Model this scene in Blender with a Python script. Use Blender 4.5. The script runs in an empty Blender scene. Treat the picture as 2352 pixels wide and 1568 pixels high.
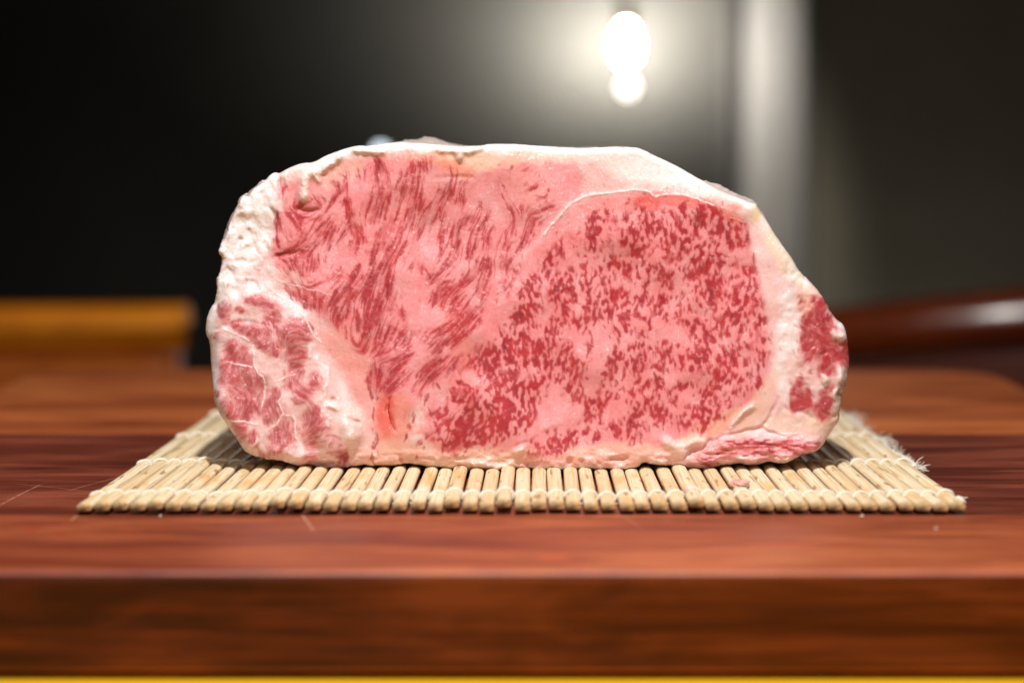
import bpy, bmesh, math, random
import numpy as np
from mathutils import Vector, Matrix
S = bpy.context.scene
C = S.collection
R = math.radians
random.seed(11)

# ---------------------------------------------------------------- CAMERA, WORLD, LAMPS, EXPOSURE
FPX, PITCH, CAMZ = 5500., R(4.97), .102          # focal length in 1/2352 picture widths
cd = bpy.data.cameras.new('camera'); cam = bpy.data.objects.new('camera', cd); C.objects.link(cam)
cam.location = (0, 0, CAMZ); cam.rotation_euler = (R(90)-PITCH, 0, 0)
cd.sensor_width = 36; cd.lens = FPX/2352*36; cd.clip_start = .02; cd.clip_end = 60
cd.dof.use_dof = True; cd.dof.focus_distance = .700; cd.dof.aperture_fstop = 6.6
S.camera = cam
w = bpy.data.worlds.new('World'); S.world = w; w.use_nodes = True
w.node_tree.nodes['Background'].inputs[0].default_value = (1, .86, .70, 1); w.node_tree.nodes['Background'].inputs[1].default_value = .012
def lamp(name, kind, loc, target, power, col, size, **k):
    d = bpy.data.lights.new(name, kind); o = bpy.data.objects.new(name, d); C.objects.link(o)
    o.location = loc; o.rotation_euler = (Vector(target)-Vector(loc)).to_track_quat('-Z', 'Y').to_euler()
    d.energy = power; d.color = col
    if kind == 'AREA': d.shape = 'DISK'; d.size = size
    else: d.shadow_soft_size = size
    for a, b in k.items(): setattr(d, a, b)
    return o
lamp('ceiling_spot', 'SPOT', (.015, .335, .64), (0, .80, 0), 27, (1, .97, .925), .014, spot_size=R(92), spot_blend=.55)
lamp('overhead_fill', 'AREA', (-.05, .34, .70), (0, .66, 0), .9, (1, .95, .90), .22)  # added soft light from above, not a known fixture
lamp('front_fill', 'AREA', (-.12, -.25, .50), (0, .70, .05), 1.7, (1, .96, .93), .30)  # added fill from the camera side, brightens the cut face
S.view_settings.view_transform = 'Standard'; S.view_settings.look = 'None'
S.view_settings.exposure = 0; S.view_settings.gamma = 1
S.render.engine = 'CYCLES'

def at(px, py, y=None, z=None):
    """point of the scene seen at a spot of the photograph, on a plane y=const or z=const"""
    u, v = (px-1176)/FPX, (784-py)/FPX
    d = Vector((u, math.cos(PITCH)+v*math.sin(PITCH), -math.sin(PITCH)+v*math.cos(PITCH)))
    t = y/d.y if y is not None else (z-CAMZ)/d.z
    return Vector((0, 0, CAMZ))+d*t

# ---------------------------------------------------------------- HELPERS
def link(name, me, mat=None, parent=None):
    o = bpy.data.objects.new(name, me); C.objects.link(o)
    if mat is not None and me is not None and not me.materials: me.materials.append(mat)
    if parent is not None: o.parent = parent
    return o
def mesh(name, V, F, smooth=True):
    me = bpy.data.meshes.new(name); me.from_pydata([tuple(v) for v in V], [], F); me.update()
    if smooth: me.shade_smooth()
    return me
def bmmesh(name, bm, smooth=False):
    me = bpy.data.meshes.new(name); bmesh.ops.recalc_face_normals(bm, faces=bm.faces); bm.to_mesh(me); bm.free()
    if smooth: me.shade_smooth()
    return me
def tag(o, label=None, cat=None, group=None, kind=None):
    for k, v in (('label', label), ('category', cat), ('group', group), ('kind', kind)):
        if v: o[k] = v
    return o
def empty(name, loc): 
    o = bpy.data.objects.new(name, None); C.objects.link(o); o.location = loc; return o
def tube(path, rad, n=8, cap=True):
    """V, F of a tube along a path; rad a number or one per point"""
    P = [Vector(p) for p in path]; V = []; F = []
    rr = rad if hasattr(rad, '__len__') else [rad]*len(P)
    up = Vector((0, 0, 1))
    for i, p in enumerate(P):
        t = (P[min(i+1, len(P)-1)]-P[max(i-1, 0)]).normalized()
        s = t.cross(up); s = s.normalized() if s.length > 1e-3 else Vector((1, 0, 0)); b = s.cross(t)
        for k in range(n):
            a = 2*math.pi*k/n; V.append(p+(s*math.cos(a)+b*math.sin(a))*rr[i])
    for i in range(len(P)-1):
        for k in range(n): F.append((i*n+k, i*n+(k+1) % n, (i+1)*n+(k+1) % n, (i+1)*n+k))
    if cap: F.append(tuple(range(n))[::-1]); F.append(tuple((len(P)-1)*n+k for k in range(n)))
    return V, F
def merge(parts):
    V = []; F = []
    for v, f in parts:
        o = len(V); V += list(v); F += [tuple(i+o for i in q) for q in f]
    return V, F
def box(x0, x1, y0, y1, z0, z1, bev=0, seg=2):
    bm = bmesh.new(); bmesh.ops.create_cube(bm, size=1)
    bmesh.ops.scale(bm, vec=(x1-x0, y1-y0, z1-z0), verts=bm.verts); bmesh.ops.translate(bm, vec=((x0+x1)/2, (y0+y1)/2, (z0+z1)/2), verts=bm.verts)
    if bev: bmesh.ops.bevel(bm, geom=bm.edges[:], offset=bev, segments=seg, affect='EDGES', profile=.5)
    return bm
class NT:
    def __init__(s, name):
        s.m = bpy.data.materials.new(name); s.m.use_nodes = True; s.t = s.m.node_tree; s.n = s.t.nodes; s.b = s.n['Principled BSDF']
    def node(s, typ, ins=None, **props):
        n = s.n.new(typ)
        for k, v in props.items(): setattr(n, k, v)
        for k, v in (ins or {}).items(): s.set(n.inputs[k], v)
        return n
    def set(s, sock, v):
        if isinstance(v, bpy.types.NodeSocket): s.t.links.new(v, sock)
        elif isinstance(v, bpy.types.Node): s.t.links.new(v.outputs[0], sock)
        else: sock.default_value = v
    def P(s, **k):
        for a, v in k.items(): s.set(s.b.inputs[a.replace('_', ' ')], v)
    def math(s, op, a, b=0., c=None, clamp=False):
        n = s.node('ShaderNodeMath', operation=op, use_clamp=clamp); s.set(n.inputs[0], a); s.set(n.inputs[1], b)
        if c is not None: s.set(n.inputs[2], c)
        return n.outputs[0]
    def vec(s, op, a, b=None):
        n = s.node('ShaderNodeVectorMath', operation=op); s.set(n.inputs[0], a)
        if b is not None: s.set(n.inputs[1], b)
        return n.outputs['Value'] if op in ('DOT_PRODUCT', 'LENGTH', 'DISTANCE') else n.outputs[0]
    def noise(s, vec, scale, detail=4, rough=.55, dist=0, out=0):
        n = s.node('ShaderNodeTexNoise', {'Scale': scale, 'Detail': detail, 'Roughness': rough, 'Distortion': dist})
        if vec is not None: s.set(n.inputs['Vector'], vec)
        return n.outputs[out]
    def ramp(s, f, stops):
        n = s.node('ShaderNodeValToRGB'); e = n.color_ramp.elements
        while len(e) < len(stops): e.new(.5)
        for i, (p, c) in enumerate(stops):
            e[i].position = p; e[i].color = tuple(c)+(1,) if len(c) == 3 else c
        s.set(n.inputs[0], f); return n.outputs[0]
    def mix(s, f, a, b, mode='MIX'):
        n = s.node('ShaderNodeMix', data_type='RGBA', blend_type=mode); s.set(n.inputs[0], f)
        s.set(n.inputs[6], a if not isinstance(a, tuple) else tuple(a)+(1,)); s.set(n.inputs[7], b if not isinstance(b, tuple) else tuple(b)+(1,)); return n.outputs[2]
    def rng(s, v, a, b, c, d):
        n = s.node('ShaderNodeMapRange', {'Value': v, 'From Min': a, 'From Max': b, 'To Min': c, 'To Max': d}); return n.outputs[0]
    def coord(s, out='Object'): return s.node('ShaderNodeTexCoord').outputs[out]
    def scale(s, v, sc):
        n = s.node('ShaderNodeMapping'); s.set(n.inputs[0], v); n.inputs['Scale'].default_value = sc; return n.outputs[0]
    def bump(s, h, strength, dist, normal=None):
        n = s.node('ShaderNodeBump', {'Height': h, 'Strength': strength, 'Distance': dist})
        if normal is not None: s.set(n.inputs['Normal'], normal)
        return n.outputs[0]
# ---------------------------------------------------------------- MEAT FIELDS (numpy)
import numpy as np
GS = 1.6                                   # spacing of the cut face's vertices, in 1/2352 of the picture width
GX = np.arange(440, 1984, GS); GY = np.arange(300, 1104, GS)
NX, NY = len(GX), len(GY)
PX, PY = np.meshgrid(GX, GY)               # [row, col]

_rng = np.random.RandomState(7)
_tabs = [_rng.rand(256, 256) for _ in range(40)]
def vn(x, y, s=0):
    t = _tabs[s % 40]
    x = x + 13.7*s; y = y + 7.3*s
    ix = np.floor(x).astype(int); iy = np.floor(y).astype(int)
    fx = x-ix; fy = y-iy
    fx = fx*fx*fx*(fx*(fx*6-15)+10); fy = fy*fy*fy*(fy*(fy*6-15)+10)
    a = t[iy & 255, ix & 255]; b = t[iy & 255, (ix+1) & 255]
    c = t[(iy+1) & 255, ix & 255]; d = t[(iy+1) & 255, (ix+1) & 255]
    return (a*(1-fx)+b*fx)*(1-fy)+(c*(1-fx)+d*fx)*fy
def fbm(x, y, s=0, o=4):
    r = 0; a = 1; n = 0
    for i in range(o):
        r = r+a*vn(x*2**i, y*2**i, s+i); n += a; a *= .5
    return r/n
def sm(a, b, x):
    t = np.clip((x-a)/(b-a), 0, 1); return t*t*(3-2*t)
def blur(a, k):
    for ax in (0, 1):
        for _ in range(2):
            p = [(0, 0), (0, 0)]; p[ax] = (k+1, k)
            c = np.cumsum(np.pad(a, p, mode='edge'), axis=ax)
            n = a.shape[ax]
            a = (np.take(c, range(2*k+1, 2*k+1+n), axis=ax)-np.take(c, range(0, n), axis=ax))/(2*k+1)
    return a

def Z(ox, oy, sc):
    return lambda p: ((ox+p[0]/sc)/1.7415, (oy+p[1]/sc)/1.7415)
ZM = {'1': (Z(780, 540, 2.24), 1/(2.24*1.7415)), '2': (Z(1480, 540, 2.24), 1/(2.24*1.7415)),
      '3': (Z(2180, 540, 2.24), 1/(2.24*1.7415)), '4': (Z(780, 1140, 1.96), 1/(1.96*1.7415)),
      '5': (Z(1480, 1140, 1.96), 1/(1.96*1.7415)), '6': (Z(2180, 1140, 1.96), 1/(1.96*1.7415)),
      '7': (Z(2780, 1040, 1.743), 1/(1.743*1.7415)), '0': (lambda p: p, 1.0)}
def parse(src):
    out = []
    for blk in src.strip().split('\n'):
        blk = blk.strip()
        if not blk: continue
        k = blk[0]; f, sc = ZM[k]
        for s in blk[1:].split(';'):
            t = s.split()
            if not t: continue
            pts = [tuple(float(v) for v in q.split(',')) for q in t if ',' in q]
            nums = [float(q) for q in t if ',' not in q]
            w = nums[0]*sc; st = nums[1] if len(nums) > 1 else 1.
            out.append(([f(p) for p in pts], w, st))
    return out

# outline of the cut face
OUTL = [(497,640),(502,618),(508,597),(499,582),(508,556),(521,536),(523,515),(532,490),(545,464),(552,449),(559,446),(563,456),(576,438),(602,418),(618,400),(630,396),(638,400),
(658,387),(694,374),(720,373),(743,359),(776,346),(807,337),(830,333),(843,336),(884,329),(901,327),(925,326),(955,329),(993,330),(1030,333),(1055,335),(1106,335),(1124,330),(1183,331),
(1234,334),(1286,338),(1321,340),(1390,338),(1457,338),(1477,343),(1508,359),(1559,383),(1611,413),(1677,448),(1698,454),(1723,465),(1739,468),(1744,479),(1762,505),(1790,551),
(1826,600),(1840,627),(1860,643),(1889,678),(1899,699),(1919,729),(1942,749),(1948,765),(1954,795),(1957,834),(1950,880),(1940,903),(1939,920),(1932,946),(1934,966),(1926,979),
(1912,999),(1896,1022),(1883,1039),(1853,1045),(1827,1055),(1794,1065),(1764,1062),(1744,1070),(1718,1068),(1690,1066),(1656,1072),(1612,1079),(1576,1077),(1539,1072),(1515,1071),
(1490,1066),(1466,1075),(1441,1079),(1393,1080),(1310,1081),(1227,1080),(1205,1077),(1185,1076),(1163,1081),(1133,1086),(1107,1083),(1063,1086),(1030,1081),(997,1076),(962,1072),
(926,1069),(887,1076),(852,1070),(812,1075),(786,1080),(751,1081),(733,1077),(689,1072),(653,1063),(612,1057),(577,1047),(556,1033),(539,1006),(521,977),(501,948),(489,912),
(483,860),(479,830),(477,786),(467,769),(468,742),(480,707),(492,695),(494,660)]
def chaikin(p, n=1):
    p = np.array(p, float)
    for _ in range(n):
        q = np.roll(p, -1, 0); a = p*.75+q*.25; b = p*.25+q*.75
        p = np.stack([a, b], 1).reshape(-1, 2)
    return p
def resample(p, step):
    q = np.vstack([p, p[:1]]); d = np.r_[0, np.cumsum(np.hypot(*np.diff(q, axis=0).T))]
    t = np.linspace(0, d[-1], int(d[-1]/step), endpoint=False)
    return np.c_[np.interp(t, d, q[:, 0]), np.interp(t, d, q[:, 1])]
OUT = resample(chaikin(OUTL, 1), 5.)
# ragged rim: rougher on the torn fat at the left and along the underside
_t = np.arange(len(OUT)); _n = np.roll(OUT, -1, 0)-np.roll(OUT, 1, 0); _n = np.c_[_n[:, 1], -_n[:, 0]]/np.hypot(*_n.T)[:, None]
_amp = np.where((OUT[:, 0] < 640) & (OUT[:, 1] < 700), 3.4, np.where(OUT[:, 1] > 1035, 3.2, np.where(OUT[:, 0] > 1840, 1.8, .8)))
OUT = OUT+_n*((fbm(_t*.23, _t*0+3.3, 3, 3)-.5)*2*_amp)[:, None]

def inside(poly, X, Y):
    r = np.zeros(X.shape, bool)
    p = np.asarray(poly); q = np.roll(p, -1, 0)
    for (x0, y0), (x1, y1) in zip(p, q):
        if y0 == y1: continue
        lo, hi = min(y0, y1), max(y0, y1)
        m = (Y > lo) & (Y <= hi)
        r ^= m & (X < (x1-x0)*(Y-y0)/(y1-y0)+x0)
    return r
def segd(p, q, X, Y):
    dx, dy = q[0]-p[0], q[1]-p[1]; L = dx*dx+dy*dy+1e-9
    t = np.clip(((X-p[0])*dx+(Y-p[1])*dy)/L, 0, 1)
    return np.hypot(X-p[0]-t*dx, Y-p[1]-t*dy), t
def outline_dist(X, Y):
    best = np.full(X.shape, 1e9); bx = np.zeros(X.shape); by = np.zeros(X.shape)
    Q = np.roll(OUT, -1, 0)
    R = 60
    for p, q in zip(OUT, Q):
        x0, x1 = min(p[0], q[0])-R, max(p[0], q[0])+R; y0, y1 = min(p[1], q[1])-R, max(p[1], q[1])+R
        c0, c1 = np.searchsorted(GX, [x0, x1]); r0, r1 = np.searchsorted(GY, [y0, y1])
        if c1 <= c0 or r1 <= r0: continue
        sx, sy = X[r0:r1, c0:c1], Y[r0:r1, c0:c1]
        d, t = segd(p, q, sx, sy); b = best[r0:r1, c0:c1]; m = d < b
        b[m] = d[m]
        bx[r0:r1, c0:c1][m] = (p[0]+t*(q[0]-p[0]))[m]; by[r0:r1, c0:c1][m] = (p[1]+t*(q[1]-p[1]))[m]
    return best, bx, by
INS = inside(OUT, PX, PY)
ODIST, OBX, OBY = outline_dist(PX, PY)

# noise-warped coordinates, so that hand-laid shapes get uneven edges
WX = PX+(fbm(PX/26, PY/34, 1, 3)-.5)*15+(fbm(PX/7, PY/10, 5, 2)-.5)*5.0
WY = PY+(fbm(PX/26, PY/34, 11, 3)-.5)*15+(fbm(PX/7, PY/10, 15, 2)-.5)*5.0
def field(strokes, X=None, Y=None, soft=1.0, grow=1.0, mode='max', taper=True, dirs=None):
    X = WX if X is None else X; Y = WY if Y is None else Y
    F = np.zeros(PX.shape)
    for pts, w, st in strokes:
        w = w*grow
        P = np.array(pts, float)
        if len(P) == 1: P = np.array([P[0]+(0.0, -w*.55), P[0]+(0.0, w*.55)])
        L = np.hypot(*np.diff(P, axis=0).T); tot = L.sum()+1e-6; acc = 0
        R = w*1.7+12
        c0, c1 = np.searchsorted(GX, [P[:, 0].min()-R, P[:, 0].max()+R]); r0, r1 = np.searchsorted(GY, [P[:, 1].min()-R, P[:, 1].max()+R])
        if c1 <= c0 or r1 <= r0: continue
        sx, sy = X[r0:r1, c0:c1], Y[r0:r1, c0:c1]
        bv = np.zeros(sx.shape)
        for i in range(len(P)-1):
            d, t = segd(P[i], P[i+1], sx, sy)
            g = (acc+t*L[i])/tot; acc += L[i]
            ww = w*(.45+.55*np.sin(np.pi*np.clip(g, .0, 1))**.6) if taper and len(P) > 2 or (taper and tot > w*2.5) else w
            bv = np.maximum(bv, 1-d/(ww*1.25))
            if dirs is not None and len(pts) > 1:
                u = (P[i+1]-P[i])/(L[i]+1e-9)
                if u[1] < 0: u = -u
                wt = np.exp(-(d/(w+9))**2)*st
                dirs[0][r0:r1, c0:c1] += wt*(u[0]*u[0]-u[1]*u[1]); dirs[1][r0:r1, c0:c1] += wt*2*u[0]*u[1]
        v = np.clip(bv, 0, 1)*st
        s = F[r0:r1, c0:c1]; np.maximum(s, v, out=s)
    return F

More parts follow.
